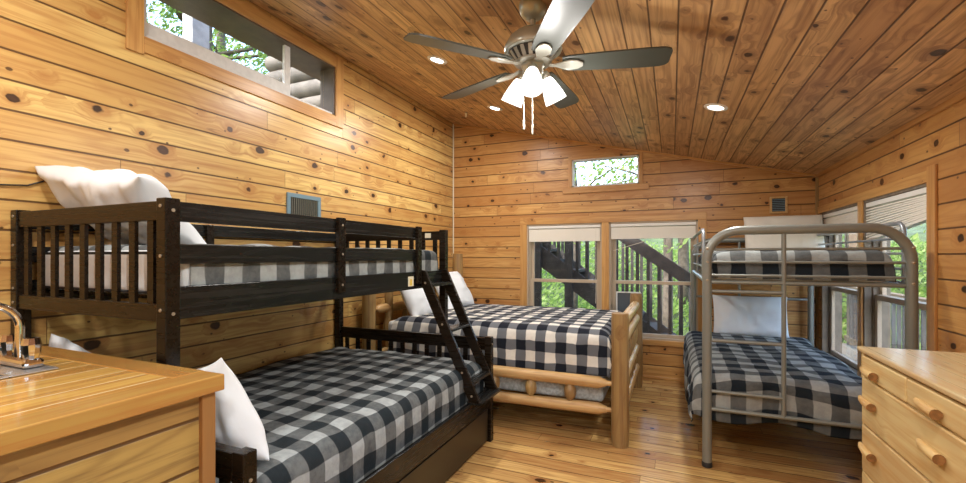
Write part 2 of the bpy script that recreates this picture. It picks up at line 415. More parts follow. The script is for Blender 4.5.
# floor and ceiling
struct('floor', (lambda b: (bx(b, XL - T, XR + T, YF - T, YB + T, -.08, 0), b)[1])(newbm()), M['floor'])
bm = newbm()
x0, x1 = XL - .02, XR + .02
c0 = [(x0, zc(x0)), (x1, zc(x1)), (x1, zc(x1) + .12), (x0, zc(x0) + .12)]
f0 = [bm.verts.new((x, YF - T, z)) for x, z in c0]; f1 = [bm.verts.new((x, YB + T, z)) for x, z in c0]
bm.faces.new(f0); bm.faces.new(f1[::-1])
for k in range(4): bm.faces.new((f0[k], f0[(k + 1) % 4], f1[(k + 1) % 4], f1[k]))
struct('ceiling', bm, M['ceiling'])
# the small gap in the back wall above the small window right of x=-.13 is below the slope line
bm = newbm()
pts = [(-.362, 2.662), (-.362, 2.665), (-.13, 2.665), (-.13, 2.662)]
bm.free()

# trims: round moulding at ceiling, corner strips, baseboards
bm = newbm(); bx(bm, XR - .018, XR, YF, YB, zc(XR) - .03, zc(XR) + .004); struct('trim_1', bm, M['trim_y'])
bm = newbm(); beam(bm, (XL, YB - .008, zc(XL) - .012), (XR, YB - .008, zc(XR) - .012), .016, .026); struct('trim_2', bm, M['trim_x'])
bm = newbm(); bx(bm, XR - .022, XR, YB - .022, YB, 0, zc(XR) - .02); struct('trim_3', bm, M['log_z'])
bm = newbm(); tube(bm, [(XL + .012, YB - .012, 0), (XL + .012, YB - .012, zc(XL) - .01)], .009, 8); struct('trim_4', bm, M['label'])
bm = newbm(); bx(bm, XL, XR, YB - .018, YB, 0, .035); struct('baseboard_back', bm, M['trim_x'], bevel=.006)
bm = newbm(); bx(bm, XR - .018, XR, YF, YB - .02, 0, .035); struct('baseboard_right', bm, M['trim_y'], bevel=.006)
bm = newbm(); bx(bm, XL, XL + .018, 1.1, YB - .02, 0, .035); struct('baseboard_left', bm, M['trim_y'], bevel=.006)

# ---------------------------------------------------------------- windows
def double_hung(name, axis, wall, a0, a1, z0, z1, sgn, jamb, label):
    """axis 0: window in a wall of constant y; axis 1: constant x. sgn = outward direction"""
    def B(bm, u0, u1, d0, d1, q0, q1):
        d0, d1 = sorted((wall + sgn * d0, wall + sgn * d1))
        if axis == 0: bx(bm, u0, u1, d0, d1, q0, q1)
        else: bx(bm, d0, d1, u0, u1, q0, q1)
    root = bpy.data.objects.new(name, None); COL.objects.link(root); root['kind'] = 'structure'; root['label'] = label
    root.location = ((a0 + a1) / 2, wall, z0) if axis == 0 else (wall, (a0 + a1) / 2, z0)
    bm = newbm(); t = .035
    B(bm, a0, a0 + .018, 0, T, z0, z1); B(bm, a1 - .018, a1, 0, T, z0, z1); B(bm, a0, a1, 0, T, z1 - .018, z1); B(bm, a0, a1, 0, T, z0, z0 + .02)
    B(bm, a0 + .018, a0 + .034, .05, .12, z0, z1); B(bm, a1 - .034, a1 - .018, .05, .12, z0, z1)
    link('window_frame', bm, jamb, root)
    zm = 1.13; w_ = .04
    for nm, q0, q1, d in (('lower_sash', z0 + .02, zm + .02, .06), ('upper_sash', zm - .02, z1 - .018, .09)):
        bm = newbm(); u0, u1 = a0 + .034, a1 - .034
        B(bm, u0, u0 + w_, d, d + .028, q0, q1); B(bm, u1 - w_, u1, d, d + .028, q0, q1)
        B(bm, u0 + w_, u1 - w_, d, d + .028, q0, q0 + w_); B(bm, u0 + w_, u1 - w_, d, d + .028, q1 - w_, q1)
        s_ = link(nm, bm, M['vinyl'], root, bevel=.003)
        bm = newbm(); B(bm, u0 + w_, u1 - w_, d + .012, d + .016, q0 + w_, q1 - w_); g = link('pane', bm, M['glass'], s_)
    return root
double_hung('window_1', 0, YB, *DW1, 1, M['vinyl'], 'left double-hung window in the back wall behind the log bed')
double_hung('window_2', 0, YB, *DW2, 1, M['vinyl'], 'right double-hung window in the back wall between the log bed and the metal bunk')
double_hung('window_3', 1, XR, *RW1, 1, M['greywood'], 'window in the right wall nearest the dresser')
double_hung('window_4', 1, XR, *RW2, 1, M['greywood'], 'window in the right wall beside the metal bunk in the corner')
double_hung('added_window_7', 1, XR, *RW3, 1, M['greywood'], 'unseen window added for daylight in the right wall beside the camera, nearest the front')  # this and the next are added out of view to light the room
double_hung('added_window_8', 1, XR, *RW4, 1, M['greywood'], 'unseen window added for daylight in the right wall beside the camera, before the dresser')
# small high window, back wall
root = bpy.data.objects.new('window_5', None); COL.objects.link(root); root['kind'] = 'structure'; root.location = (-.76, YB, 2.3)
root['label'] = 'small high fixed window in the back wall'
bm = newbm(); t = .018
for b in ((SW[0], SW[0] + t, SW[2], SW[3]), (SW[1] - t, SW[1], SW[2], SW[3]), (SW[0], SW[1], SW[2], SW[2] + t), (SW[0], SW[1], SW[3] - t, SW[3])):
    bx(bm, b[0], b[1], YB - .005, YB + .07, b[2], b[3])
link('window_frame', bm, M['vinyl_white'], root)
bm = newbm(); bx(bm, SW[0] + t, SW[1] - t, YB + .03, YB + .034, SW[2] + t, SW[3] - t); link('pane', bm, M['glass'], root)
# long high slider window in the left wall
root = bpy.data.objects.new('window_6', None); COL.objects.link(root); root['kind'] = 'structure'; root.location = (XL, 2, 2.74)
root['label'] = 'long high sliding window in the left wall'
bm = newbm(); y0, y1, z0, z1 = LW
bx(bm, XL - T, XL, y0, y1, z1 - .012, z1); bx(bm, XL - T, XL, y1 - .015, y1, z0, z1)
link('reveal', bm, M['darkjamb'], root)
bm = newbm(); bx(bm, XL - T, XL - .02, y0, y1, z0, z0 + .03); bx(bm, XL - .12, XL - .10, y0, y1, z0 + .03, z0 + .045); link('window_frame', bm, M['vinyl_white'], root, bevel=.003)
bm = newbm(); ym = 2.72
bx(bm, XL - .08, XL - .05, y0, ym, z0 + .035, z0 + .12); bx(bm, XL - .08, XL - .05, ym - .055, ym, z0 + .12, z1 - .012); bx(bm, XL - .08, XL - .05, y0, y0 + .05, z0 + .12, z1 - .012)
link('sliding_sash', bm, M['vinyl_white'], root, bevel=.003)
bm = newbm(); bx(bm, XL - .066, XL - .062, y0 + .05, ym - .055, z0 + .12, z1 - .012); bx(bm, XL - .126, XL - .122, ym - .05, y1 - .015, z0 + .03, z1 - .012)
link('pane', bm, M['glass'], root)
bm = newbm(); bx(bm, XL - T - .20, XL - T, -2, 6.2, LW[3] + .0, LW[3] + .10); struct('trim_21', bm, M['darkjamb'], label='dark roof overhang outside the high left window')
# mullion bars of the windows, casings
def casing(name, pieces, mat):
    bm = newbm()
    for p in pieces: bx(bm, *p)
    return struct(name, bm, mat, bevel=.003)
c = .015
casing('trim_5', [(-.795, -.71, YB - c, YB, .46, 1.862)], M['trim_z'])
casing('trim_6', [(-1.85, -1.759, YB - c, YB, .40, 1.862)], M['trim_z'])
casing('trim_7', [(.272, .36, YB - c, YB, .40, 1.862)], M['trim_z'])
casing('trim_8', [(-1.85, .36, YB - c, YB, 1.862, 1.95)], M['trim_x'])
casing('trim_9', [(-1.759, .272, YB - c - .01, YB, .40, .46)], M['trim_x'])
casing('trim_10', [(XR - c, XR, 3.325, 3.415, .38, 1.975)], M['trim_z'])
casing('trim_11', [(XR - c, XR, 4.385, 4.465, .46, 1.885)], M['trim_z'])
casing('trim_12', [(XR - c, XR, 3.415, YB - .022, .38, .46)], M['trim_y'])
casing('trim_13', [(XR - c * .6, XR, 3.415, YB - .022, 1.885, 1.955)], M['trim_y'])
casing('trim_14', [(SW[0] - .045, SW[0], YB - c, YB, SW[2], SW[3] + .045), (SW[1], SW[1] + .045, YB - c, YB, SW[2], SW[3] + .045)], M['trim_z'])
casing('trim_15', [(SW[0], SW[1], YB - c, YB, SW[3], SW[3] + .045)], M['trim_x'])
casing('trim_16', [(-1.28, -.25, YB - .022, YB, SW[2] - .075, SW[2])], M['trim_x'])
casing('trim_17', [(XL, XL + c, 1.495, 1.586, 2.63, 3.30)], M['trim_z'])
casing('trim_18', [(XL, XL + c, 1.586, 3.19, 2.645, 2.74)], M['trim_y'])
casing('trim_19', [(XL, XL + c, 3.19, 3.29, 2.645, 3.29)], M['trim_z'])
casing('trim_20', [(XL, XL + c, 1.586, 3.19, 3.19, 3.29)], M['trim_y'])

# ---------------------------------------------------------------- blinds
def blind(axis, wall, a0, a1, ztop_, zbot, sgn, label, drop_a=0.0, drop_b=0.0, slats=11, group=None):
    """raised blind: head rail, stack of slats, bottom rail; drop_a/b lower its two ends"""
    loc = ((a0 + a1) / 2, wall + sgn * .03, zbot) if axis == 0 else (wall + sgn * .03, (a0 + a1) / 2, zbot)
    root = thing('window_blind', label, 'blind', loc, group)
    def P(u, d, z): return (u, wall + sgn * d, z) if axis == 0 else (wall + sgn * d, u, z)
    bm = newbm(); beam(bm, P(a0, .03, ztop_ - .018), P(a1, .03, ztop_ - .018), .045, .034); link('head_rail', bm, M['blind_rail'], root, bevel=.002)
    bm = newbm(); zs0 = ztop_ - .045
    for k in range(slats):
        f = (k + .5) / slats
        za = zs0 + (zbot - drop_a - zs0) * f; zb = zs0 + (zbot - drop_b - zs0) * f
        th = abs(zs0 - (zbot - min(drop_a, drop_b))) / slats
        beam(bm, P(a0 + .004, .03, za), P(a1 - .004, .03, zb), .046 - .004 * (k % 2), min(th * .93, .015))
    link('slat_stack', bm, M['blind'], root)
    bm = newbm(); beam(bm, P(a0 + .003, .03, zbot - drop_a), P(a1 - .003, .03, zbot - drop_b), .044, .014); link('bottom_rail', bm, M['blind'], root)
    return root
blind(0, YB, DW1[0] + .02, DW1[1] - .02, 1.842, 1.645, 1, 'raised cream blind on the left window behind the log bed', slats=14)
blind(0, YB, DW2[0] + .02, DW2[1] - .02, 1.842, 1.665, 1, 'raised cream blind on the middle window just left of the metal bunk', slats=14)
blind(1, XR, RW1[0] + .02, RW1[1] - .02, 1.865, 1.70, 1, 'blind raised crooked on the right wall window nearest the dresser', drop_a=.02, drop_b=.13, slats=12)
blind(1, XR, RW2[0] + .02, RW2[1] - .02, 1.865, 1.66, 1, 'pale raised blind on the right wall window in the far corner', slats=14)
bm = newbm(); tube(bm, [(-.66, YB + .005, 1.515), (-.30, YB + .005, 1.625)], .004, 6)
tag(link('tilt_wand', bm, M['cord'], base=(-.66, YB, 1.5)), 'thin pale blind wand hanging slanted across the middle window', 'blind wand')
bm = newbm(); tube(bm, [(-.87, YB + .01, 1.82), (-.868, YB + .01, 1.0), (-.872, YB + .01, .86)], .003, 6)
tag(link('blind_cord', bm, M['cord'], base=(-.87, YB, .86)), 'pale cord hanging down the left window behind the log bed', 'cord')
bm = newbm(); tube(bm, [(XR - .012, 4.45, 1.84), (XR - .014, 4.44, 1.0)], .004, 6)
tag(link('blind_cord', bm, M['cord'], base=(XR, 4.45, .95)), 'white blind cord hanging between the two right wall windows', 'cord')

# ---------------------------------------------------------------- vents, bracket
root = thing('wall_vent', 'blue-grey slotted wall grille on the left wall above the dark bunk bed', 'vent', (XL, 2.81, 1.72))
bm = newbm()
for b in ((2.63, 3.0, 1.93, 1.965), (2.63, 3.0, 1.70, 1.735), (2.63, 2.665, 1.735, 1.93), (2.965, 3.0, 1.735, 1.93)): bx(bm, XL, XL + .014, *b)
link('frame', bm, M['vent_blue'], root, bevel=.003)
bm = newbm(); bx(bm, XL, XL + .003, 2.665, 2.965, 1.735, 1.93); link('backing', bm, M['vent_dark'], root)
bm = newbm()
for k in range(13): bx(bm, XL + .003, XL + .011, 2.677 + k * .0226, 2.685 + k * .0226, 1.735, 1.93)
link('slats', bm, plain('vent_slat', (.12, .12, .09), .5), root)
root = thing('wall_vent', 'small square dark grille in a pine frame high on the back wall by the corner', 'vent', (1.045, YB, 1.9))
bm = newbm()
for b in ((.965, 1.125, 2.065, 2.085), (.965, 1.125, 1.905, 1.925), (.965, .985, 1.925, 2.065), (1.105, 1.125, 1.925, 2.065)): bx(bm, b[0], b[1], YB - .018, YB, b[2], b[3])
link('frame', bm, M['handle'], root, bevel=.003)
bm = newbm(); bx(bm, .985, 1.105, YB - .004, YB, 1.925, 2.065); link('backing', bm, M['vent_dark'], root)
bm = newbm()
for k in range(7): bx(bm, .985, 1.105, YB - .011, YB - .004, 1.934 + k * .019, 1.941 + k * .019)
link('louvres', bm, M['vent_blue'], root)
root = thing('wall_bracket', 'small dark metal bracket on the left wall behind the upper bunk pillow', 'bracket', (XL, 1.195, 1.82))
bm = newbm(); bx(bm, XL, XL + .012, 1.155, 1.235, 1.825, 1.862); link('plate', bm, M['vent_dark'], root, bevel=.002)
bm = newbm(); tube(bm, [(XL + .012, 1.215, 1.845), (XL + .016, 1.215, 1.845)], .006, 8); link('screw', bm, M['bolt'], root)
bm = newbm(); tube(bm, [(XL + .008, .80, 1.765), (XL + .008, .95, 1.775), (XL + .008, 1.08, 1.79), (XL + .008, 1.16, 1.83)], .004, 6)
tag(link('cable', bm, M['black'], base=(XL, 1, 1.765)), 'thin black cable clipped along the left wall behind the upper bunk pillow', 'cable')

# ================================================================= CEILING LIGHTS
def ceil_pt(x, y): return Vector((x, y, zc(x)))
TILT = math.atan(SL)
MR = Matrix.Rotation(TILT, 4, 'Y')
def downlight(x, y, label):
    p = ceil_pt(x, y); root = thing('recessed_light', label, 'ceiling light', p, 'recessed ceiling lights')
    bm = newbm(); lathe(bm, [(.052, -.002), (.058, -.008), (.078, -.007), (.085, .001)], p, 28, MR); link('trim_ring', bm, M['lamp_ring'], root, smooth='all')
    bm = newbm(); lathe(bm, [(.0, -.003), (.053, -.003)], p, 28, MR); link('lens', bm, M['lamp_disc'], root)
    light('recessed_and_fill_lamp', 'AREA', p + Vector((-.004, 0, -.016)), LAMP_W, WARM, (0, TILT, 0), shape='DISK', size=.11)
downlight(-1.77, 3.17, 'recessed light left of the ceiling fan near the high left window')
downlight(-1.77, 4.45, 'recessed light over the log bed nearest the back left corner')
downlight(.30, 3.69, 'recessed light right of the ceiling fan above the metal bunk')
# added unseen fill lamps behind and above the camera to even the light
for (x, y) in ((-1.77, .55), (.30, .9), (.30, -.6), (-1.2, -.7)):
    light('recessed_and_fill_lamp', 'AREA', ceil_pt(x, y) + Vector((-.004, 0, -.016)), LAMP_W * 1.2, WARM, (0, TILT, 0), shape='DISK', size=.16)
bm = newbm(); p = ceil_pt(-2.30, 4.83); lathe(bm, [(.001, -.05), (.008, -.05), (.008, -.02), (.016, -.004), (.016, 0)], p, 12)
tag(link('sprinkler_head', bm, M['label'], base=p, smooth='all'), 'tiny pale fitting hanging from the ceiling near the back left corner', 'ceiling fitting')

# fan
FX, FY = -.685, 2.274; ZT = zc(FX)
root = thing('ceiling_fan', 'brushed nickel ceiling fan with five grey blades and three lit glass shades', 'ceiling fan', (FX, FY, 2.43))
def FL(name, prof, mat, n=36, parent=root):
    bm = newbm(); lathe(bm, prof, (FX, FY, 0), n); return link(name, bm, mat, parent, smooth=True)
FL('canopy', [(.072, ZT + .015), (.076, ZT - .01), (.074, ZT - .03), (.062, ZT - .055), (.040, ZT - .073), (.022, ZT - .079), (.0, ZT - .079)], M['nickel'])
FL('downrod', [(.0, ZT - .07), (.014, ZT - .07), (.014, 2.670), (.030, 2.667), (.030, 2.650), (.0, 2.650)], M['nickel'])
FL('motor_housing', [(.0, 2.664), (.045, 2.661), (.090, 2.645), (.128, 2.615), (.150, 2.575), (.155, 2.552), (.150, 2.542), (.134, 2.538)], M['nickel'])
FL('vent_collar', [(.126, 2.538), (.122, 2.528), (.100, 2.500), (.080, 2.488), (.0, 2.486)], M['vent_dark'])
bm = newbm()
for k in range(18):
    a = 2 * math.pi * k / 18
    ca, sa = math.cos(a), math.sin(a)
    beam(bm, (FX + .128 * ca, FY + .128 * sa, 2.536), (FX + .092 * ca, FY + .092 * sa, 2.492), .020, .008)
link('collar_ribs', bm, M['nickel_light'], root)
FL('flywheel', [(.0, 2.490), (.098, 2.490), (.100, 2.482), (.085, 2.476), (.0, 2.475)], M['nickel_light'])
FL('light_fitter', [(.0, 2.476), (.062, 2.475), (.064, 2.462), (.056, 2.452), (.056, 2.425), (.046, 2.408), (.020, 2.398), (.0, 2.396)], M['nickel'])
ZB = 2.472
for k in range(5):
    a = R(14 + 72 * k); d = Vector((math.cos(a), math.sin(a), 0)); s_ = Vector((-math.sin(a), math.cos(a), 0))
    pitch = R(-12)
    wv = s_ * math.cos(pitch) + Vector((0, 0, 1)) * math.sin(pitch)
    up = d.cross(wv)
    c0 = Vector((FX, FY, ZB))
    prof = [(.155, .052), (.19, .060), (.30, .067), (.45, .072), (.58, .076), (.66, .074), (.690, .062), (.70, .044)]
    bm = newbm(); top, bot = [], []
    outline = [(r, w_) for r, w_ in prof] + [(r, -w_) for r, w_ in reversed(prof)]
    for r, w_ in outline:
        p = c0 + d * r + wv * w_ ; top.append(bm.verts.new(p + up * .004)); bot.append(bm.verts.new(p - up * .004))
    bm.faces.new(top); bm.faces.new(bot[::-1]); n = len(top)
    for i in range(n): bm.faces.new((top[i], bot[i], bot[(i + 1) % n], top[(i + 1) % n]))
    bl = link('blade', bm, M['blade'], root)
    bm = newbm()
    pr = [(.085, .018), (.12, .013), (.15, .026), (.19, .040), (.235, .034), (.262, .014)]
    top, bot = [], []
    for r, w_ in [(r, w_) for r, w_ in pr] + [(r, -w_) for r, w_ in reversed(pr)]:
        k2 = min(1, max(0, (r - .09) / .06)); p = c0 + d * r + (s_ * (1 - k2) + wv * k2) * w_ + Vector((0, 0, -.006 * k2))
        top.append(bm.verts.new(p - up * .001)); bot.append(bm.verts.new(p - up * .009))
    bm.faces.new(top); bm.faces.new(bot[::-1]); n = len(top)
    for i in range(n): bm.faces.new((top[i], bot[i], bot[(i + 1) % n], top[(i + 1) % n]))
    link('blade_iron', bm, M['nickel_light'], bl, bevel=.002)
for k, a in enumerate((R(-76), R(44), R(164))):
    d = Vector((math.cos(a), math.sin(a), 0)); o_ = Vector((FX, FY, 2.43)) + d * .05
    tl = R(28)
    rot = Matrix.Rotation(-tl, 4, Vector((-math.sin(a), math.cos(a), 0)))
    q = o_ + d * .022
    bm = newbm(); lathe(bm, [(.0, .02), (.018, .018), (.026, .0), (.024, -.025), (.0, -.027)], q, 20, rot); arm = link('lamp_socket', bm, M['nickel'], root, smooth=True)
    bm = newbm(); lathe(bm, [(.024, -.018), (.034, -.035), (.046, -.075), (.055, -.115), (.060, -.150), (.057, -.150), (.050, -.11), (.030, -.035)], q, 28, rot)
    link('glass_shade', bm, M['shade'], arm, smooth='all')
    ax = rot @ Vector((0, 0, -1))
    light('fan_bulb', 'POINT', q + ax * .19, FAN_W, WARM, shadow_soft_size=.05)
for (px_, py_, zb_) in ((-.045, -.02, 2.13), (.012, -.05, 2.09)):
    bm = newbm(); x_, y_ = FX + px_, FY + py_
    tube(bm, [(x_, y_, 2.42), (x_, y_, zb_ + .05)], .0022, 6); tube(bm, [(x_, y_, zb_ + .05), (x_, y_, zb_ + .045), (x_, y_, zb_)], [.003, .006, .005], 8)
    link('pull_chain', bm, M['nickel'], root)

# ================================================================= SOFT GOODS
def fbm(x, y, z, s): return noise.noise(Vector((x * s, y * s, z * s)))
def cushion_bm(w_, h_, t_, seed=0, nx=26, ny=20, ears=.06, crease=.012):
    bm = newbm(); uvl = None
    def sheet(sg):
        g = []
        for j in range(ny + 1):
            row = []
            for i in range(nx + 1):
                u, v = i / nx * 2 - 1, j / ny * 2 - 1
                ex = (1 - abs(u) ** 2.6); ey = (1 - abs(v) ** 2.6)
                th = t_ / 2 * (max(ex, 0) * max(ey, 0)) ** .52
                pin = 1 - ears * (1 - abs(v) ** 3) * abs(u) ** 6
                piv = 1 - ears * (1 - abs(u) ** 3) * abs(v) ** 6
                x = u * w_ / 2 * pin; y = v * h_ / 2 * piv
                nn = fbm(x + seed * 3.1, y, seed + sg, 6) * crease * 1.5 + abs(fbm(x * 1.5 + seed, y * .5, seed * 2 + sg, 9)) * crease * 1.6 + fbm(x, y + 9, seed, 22) * crease * .35
                z = sg * th + nn * min(1, th / (t_ * .12) )
                row.append((x, y, z))
            g.append(row)
        return g
    A = sheet(1); B_ = sheet(-1)
    va = [[bm.verts.new(p) for p in r] for r in A]
    vb = [[(va[j][i] if i in (0, nx) or j in (0, ny) else bm.verts.new(B_[j][i])) for i in range(nx + 1)] for j in range(ny + 1)]
    for j in range(ny):
        for i in range(nx):
            bm.faces.new((va[j][i], va[j][i + 1], va[j + 1][i + 1], va[j + 1][i]))
            bm.faces.new((vb[j][i], vb[j + 1][i], vb[j + 1][i + 1], vb[j][i + 1]))
    return bm
def pillow(label, c, w_, h_, t_, rot, mat, seed, group=None, ears=.06, crease=.012, name='pillow', spin=0):
    """lies in its local xy plane, rotated by euler rot, centred at c"""
    o = link(name, cushion_bm(w_, h_, t_, seed, ears=ears, crease=crease), mat, smooth='all')
    from mathutils import Euler
    o.location = c; o.rotation_euler = (Euler(rot).to_matrix() @ Matrix.Rotation(R(spin), 3, 'Z')).to_euler()
    s = o.modifiers.new('smooth', 'SUBSURF'); s.levels = 1; s.render_levels = 1
    return tag(o, label, 'pillow', group)

def drape(name, label, cat, mat, x0, x1, y0, y1, z, drops, r=.05, step=.03, wr=.006, seed=1, flare=.02, thick=.006, lump=.01, sag=0.0, group=None, puff=.0):
    """a blanket over a bed; drops = (x-, x+, y-, y+)"""
    bm = newbm(); uvl = bm.loops.layers.uv.new('UVMap')
    s0, s1, t0, t1 = x0 - drops[0], x1 + drops[1], y0 - drops[2], y1 + drops[3]
    ns = max(2, int((s1 - s0) / step)); nt_ = max(2, int((t1 - t0) / step))
    def fold(q, a, b):
        """returns position, drop, outward sign"""
        ia, ib = a + r, b - r; L = r * math.pi / 2
        if q < ia: e = ia - q; sg = -1; base = ia
        elif q > ib: e = q - ib; sg = 1; base = ib
        else: return q, 0.0, 0
        if e < L: an = e / r; return base + sg * r * math.sin(an), r * (1 - math.cos(an)), sg
        return base + sg * r, r + (e - L), sg
    V = {}
    for i in range(ns + 1):
        for j in range(nt_ + 1):
            s = s0 + (s1 - s0) * i / ns; t = t0 + (t1 - t0) * j / nt_
            x, dx, sx = fold(s, x0, x1); y, dy, sy = fold(t, y0, y1)
            dr = (dx ** 4 + dy ** 4) ** .25
            n1 = fbm(s, t, seed, 2.2); n2 = fbm(s, t, seed + 4, 9.0); n3 = abs(fbm(s * .7, t * 1.4, seed + 8, 5.0)); n4 = fbm(s, t, seed + 1, 24)
            hang = min(1, dr / .12)
            if dx > r: x += sx * flare * hang * (.5 + fbm(t, dr * .3, seed + 2, 7)) 
            if dy > r: y += sy * flare * hang * (.5 + fbm(s, dr * .3, seed + 3, 7))
            zz = z - dr * (1 - sag * n1) + (n1 * lump + n2 * wr + n3 * wr * 1.6 + n4 * wr * .25) * (1 - .6 * hang)
            if puff:
                cu = max(0, 1 - abs((x - (x0 + x1) / 2) / ((x1 - x0) / 2)) ** 3) * max(0, 1 - abs((y - (y0 + y1) / 2) / ((y1 - y0) / 2)) ** 3)
                zz += puff * cu
            if hang > .5:
                x += n2 * wr * (1 if sx else .3); y += n2 * wr * (1 if sy else .3)
            v = bm.verts.new((x, y, zz)); V[i, j] = (v, s, t)
    for i in range(ns):
        for j in range(nt_):
            q = [V[i, j], V[i + 1, j], V[i + 1, j + 1], V[i, j + 1]]
            f = bm.faces.new([a[0] for a in q])
            for l, a in zip(f.loops, q): l[uvl].uv = (a[1], a[2])
    o = link(name, bm, mat, base=((x0 + x1) / 2, (y0 + y1) / 2, z), smooth='all')
    m_ = o.modifiers.new('thick', 'SOLIDIFY'); m_.thickness = thick; m_.offset = -1
    m_ = o.modifiers.new('smooth', 'SUBSURF'); m_.levels = 1; m_.render_levels = 1
    return tag(o, label, cat, group)
def rbox(bm, x0, x1, y0, y1, z0, z1, r=.04):
    bx(bm, x0, x1, y0, y1, z0, z1)
def mattress(label, b, mat, piping=True, name='mattress', bev=.035):
    c = ((b[0] + b[1]) / 2, (b[2] + b[3]) / 2, b[4])
    o = thing(name, label, 'mattress' if name == 'mattress' else 'box spring', c)
    bm = newbm(); bx(bm, *b); p = link('body', bm, mat, o); m_ = p.modifiers.new('bevel', 'BEVEL'); m_.width = bev; m_.segments = 4
    for f in p.data.polygons: f.use_smooth = True
    if piping:
        for zz in (b[5] - bev * .35, b[4] + bev * .35):
            bm = newbm(); q = bev * .35
            x0, x1, y0, y1 = b[0] + q * .6, b[1] - q * .6, b[2] + q * .6, b[3] - q * .6; rr = .03
            pts = arc((x1 - rr, y0 + rr, zz), rr, -math.pi / 2, 0, (1, 0, 0), (0, 1, 0), 4) + arc((x1 - rr, y1 - rr, zz), rr, 0, math.pi / 2, (1, 0, 0), (0, 1, 0), 4) + arc((x0 + rr, y1 - rr, zz), rr, math.pi / 2, math.pi, (1, 0, 0), (0, 1, 0), 4) + arc((x0 + rr, y0 + rr, zz), rr, math.pi, 1.5 * math.pi, (1, 0, 0), (0, 1, 0), 4)
            pts.append(pts[0]); tube(bm, pts, .007, 6); link('piping', bm, M['piping'], o, smooth='all')
    return o

# ================================================================= DARK TWIN-OVER-FULL BUNK
BX0, BX1, BX2, BY0, BY1 = -2.842, -1.698, -1.295, 1.017, 3.225   # wall side, upper front, lower front, near, far
PW = .055
bunk = thing('bunk_bed', 'dark espresso wooden twin-over-full bunk bed along the left wall', 'bunk bed', ((BX0 + BX2) / 2, (BY0 + BY1) / 2, 0))
def post(x1, y0, z0, z1, name='post'):
    return box_obj(name, (x1 - PW, x1, y0, y0 + PW, z0, z1), M['espresso'], bunk, bevel=.004)
ZE = .815   # top of the lower end panels
for y in (BY0, BY1 - PW):
    post(BX0 + PW, y, 0, 1.665); post(BX1, y, ZE if y > 2 else .79, 1.665); post(BX2, y, 0, ZE if y > 2 else .795)
def end_panel(x0, x1, yc, ztop_, hr, zb0, zb1, slat_w, nsl, nm):
    e = box_obj('top_rail', (x0, x1, yc - .013, yc + .013, ztop_ - hr, ztop_), M['espresso'], bunk, bevel=.003)
    box_obj('bottom_rail', (x0, x1, yc - .013, yc + .013, zb0, zb1), M['espresso'], bunk, bevel=.003)
    g = (x1 - x0) / nsl
    for k in range(nsl):
        xc = x0 + g * (k + .5)
        box_obj('slat', (xc - slat_w / 2, xc + slat_w / 2, yc - .007, yc + .007, zb1, ztop_ - hr), M['espresso'], bunk)
for yc in (BY0 + .02, BY1 - .02):
    end_panel(BX0 + PW, BX1 - PW, yc, 1.655, .072, 1.205, 1.270, .037, 9 if yc < 2 else 9, 'upper')
    zt = ZE - .012 if yc > 2 else .79
    hd = .013 if yc > 2 else .026
    box_obj('lower_end_rail', (BX0 + PW, BX2 - PW, yc - hd + (.006 if yc < 2 else 0), yc + hd, zt - .095, zt), M['espresso'], bunk, bevel=.003)
    box_obj('lower_end_rail', (BX0 + PW, BX2 - PW, yc - .013, yc + .013, .27, .41), M['espresso'], bunk, bevel=.003)
    for k in range(12):
        g = (BX2 - BX0 - 2 * PW) / 12; xc = BX0 + PW + g * (k + .5)
        box_obj('slat', (xc - .019, xc + .019, yc - .007, yc + .007, .41, zt - .095), M['espresso'], bunk)
# upper side rails and guards
for x in (BX1 - .030, BX0 + .004):
    box_obj('side_rail', (x, x + .026, BY0 + PW, BY1 - PW, 1.212, 1.335), M['espresso_y'], bunk, bevel=.003)
front_end = 2.755
box_obj('guard_rail', (BX1 - .026, BX1 - .002, BY0 + PW, front_end, 1.580, 1.655), M['espresso_y'], bunk, bevel=.003)
box_obj('guard_rail', (BX1 - .026, BX1 - .002, BY0 + PW, front_end, 1.420, 1.495), M['espresso_y'], bunk, bevel=.003)
box_obj('guard_rail', (BX0 + .006, BX0 + .030, BY0 + PW, BY1 - PW, 1.580, 1.655), M['espresso_y'], bunk, bevel=.003)
box_obj('guard_rail', (BX0 + .006, BX0 + .030, BY0 + PW, BY1 - PW, 1.420, 1.495), M['espresso_y'], bunk, bevel=.003)
for yy in (1.905, front_end - .035):
    box_obj('guard_upright', (BX1 - .002, BX1 + .022, yy, yy + .055, 1.25, 1.662), M['espresso'], bunk, bevel=.003)
for yy in (1.93, ):
    box_obj('guard_upright', (BX0 + .030, BX0 + .052, yy, yy + .05, 1.25, 1.655), M['espresso'], bunk, bevel=.003)
bm = newbm()
for k in range(12): bx(bm, BX0 + .03, BX1 - .03, BY0 + .12 + k * .165, BY0 + .19 + k * .165, 1.272, 1.288)
link('bed_slats', bm, M['espresso_y'], bunk)
# lower side rail, deck, trundle drawer
box_obj('side_rail', (BX2 - .030, BX2 - .004, BY0 + PW, BY1 - PW, .285, .412), M['espresso_y'], bunk, bevel=.003)
box_obj('side_rail', (BX0 + .004, BX0 + .030, BY0 + PW, BY1 - PW, .285, .412), M['espresso_y'], bunk, bevel=.003)
bm = newbm()
for k in range(12): bx(bm, BX0 + .03, BX2 - .03, BY0 + .12 + k * .165, BY0 + .19 + k * .165, .36, .376)
link('bed_slats', bm, M['espresso_y'], bunk)
tr = box_obj('trundle_drawer', (BX2 - .045, BX2 - .020, BY0 + .075, BY1 - PW - .012, .022, .262), M['espresso_panel'], bunk, bevel=.003)
box_obj('drawer_box', (BX0 + .2, BX2 - .046, BY0 + .10, BY1 - .10, .04, .20), M['espresso_panel'], tr)
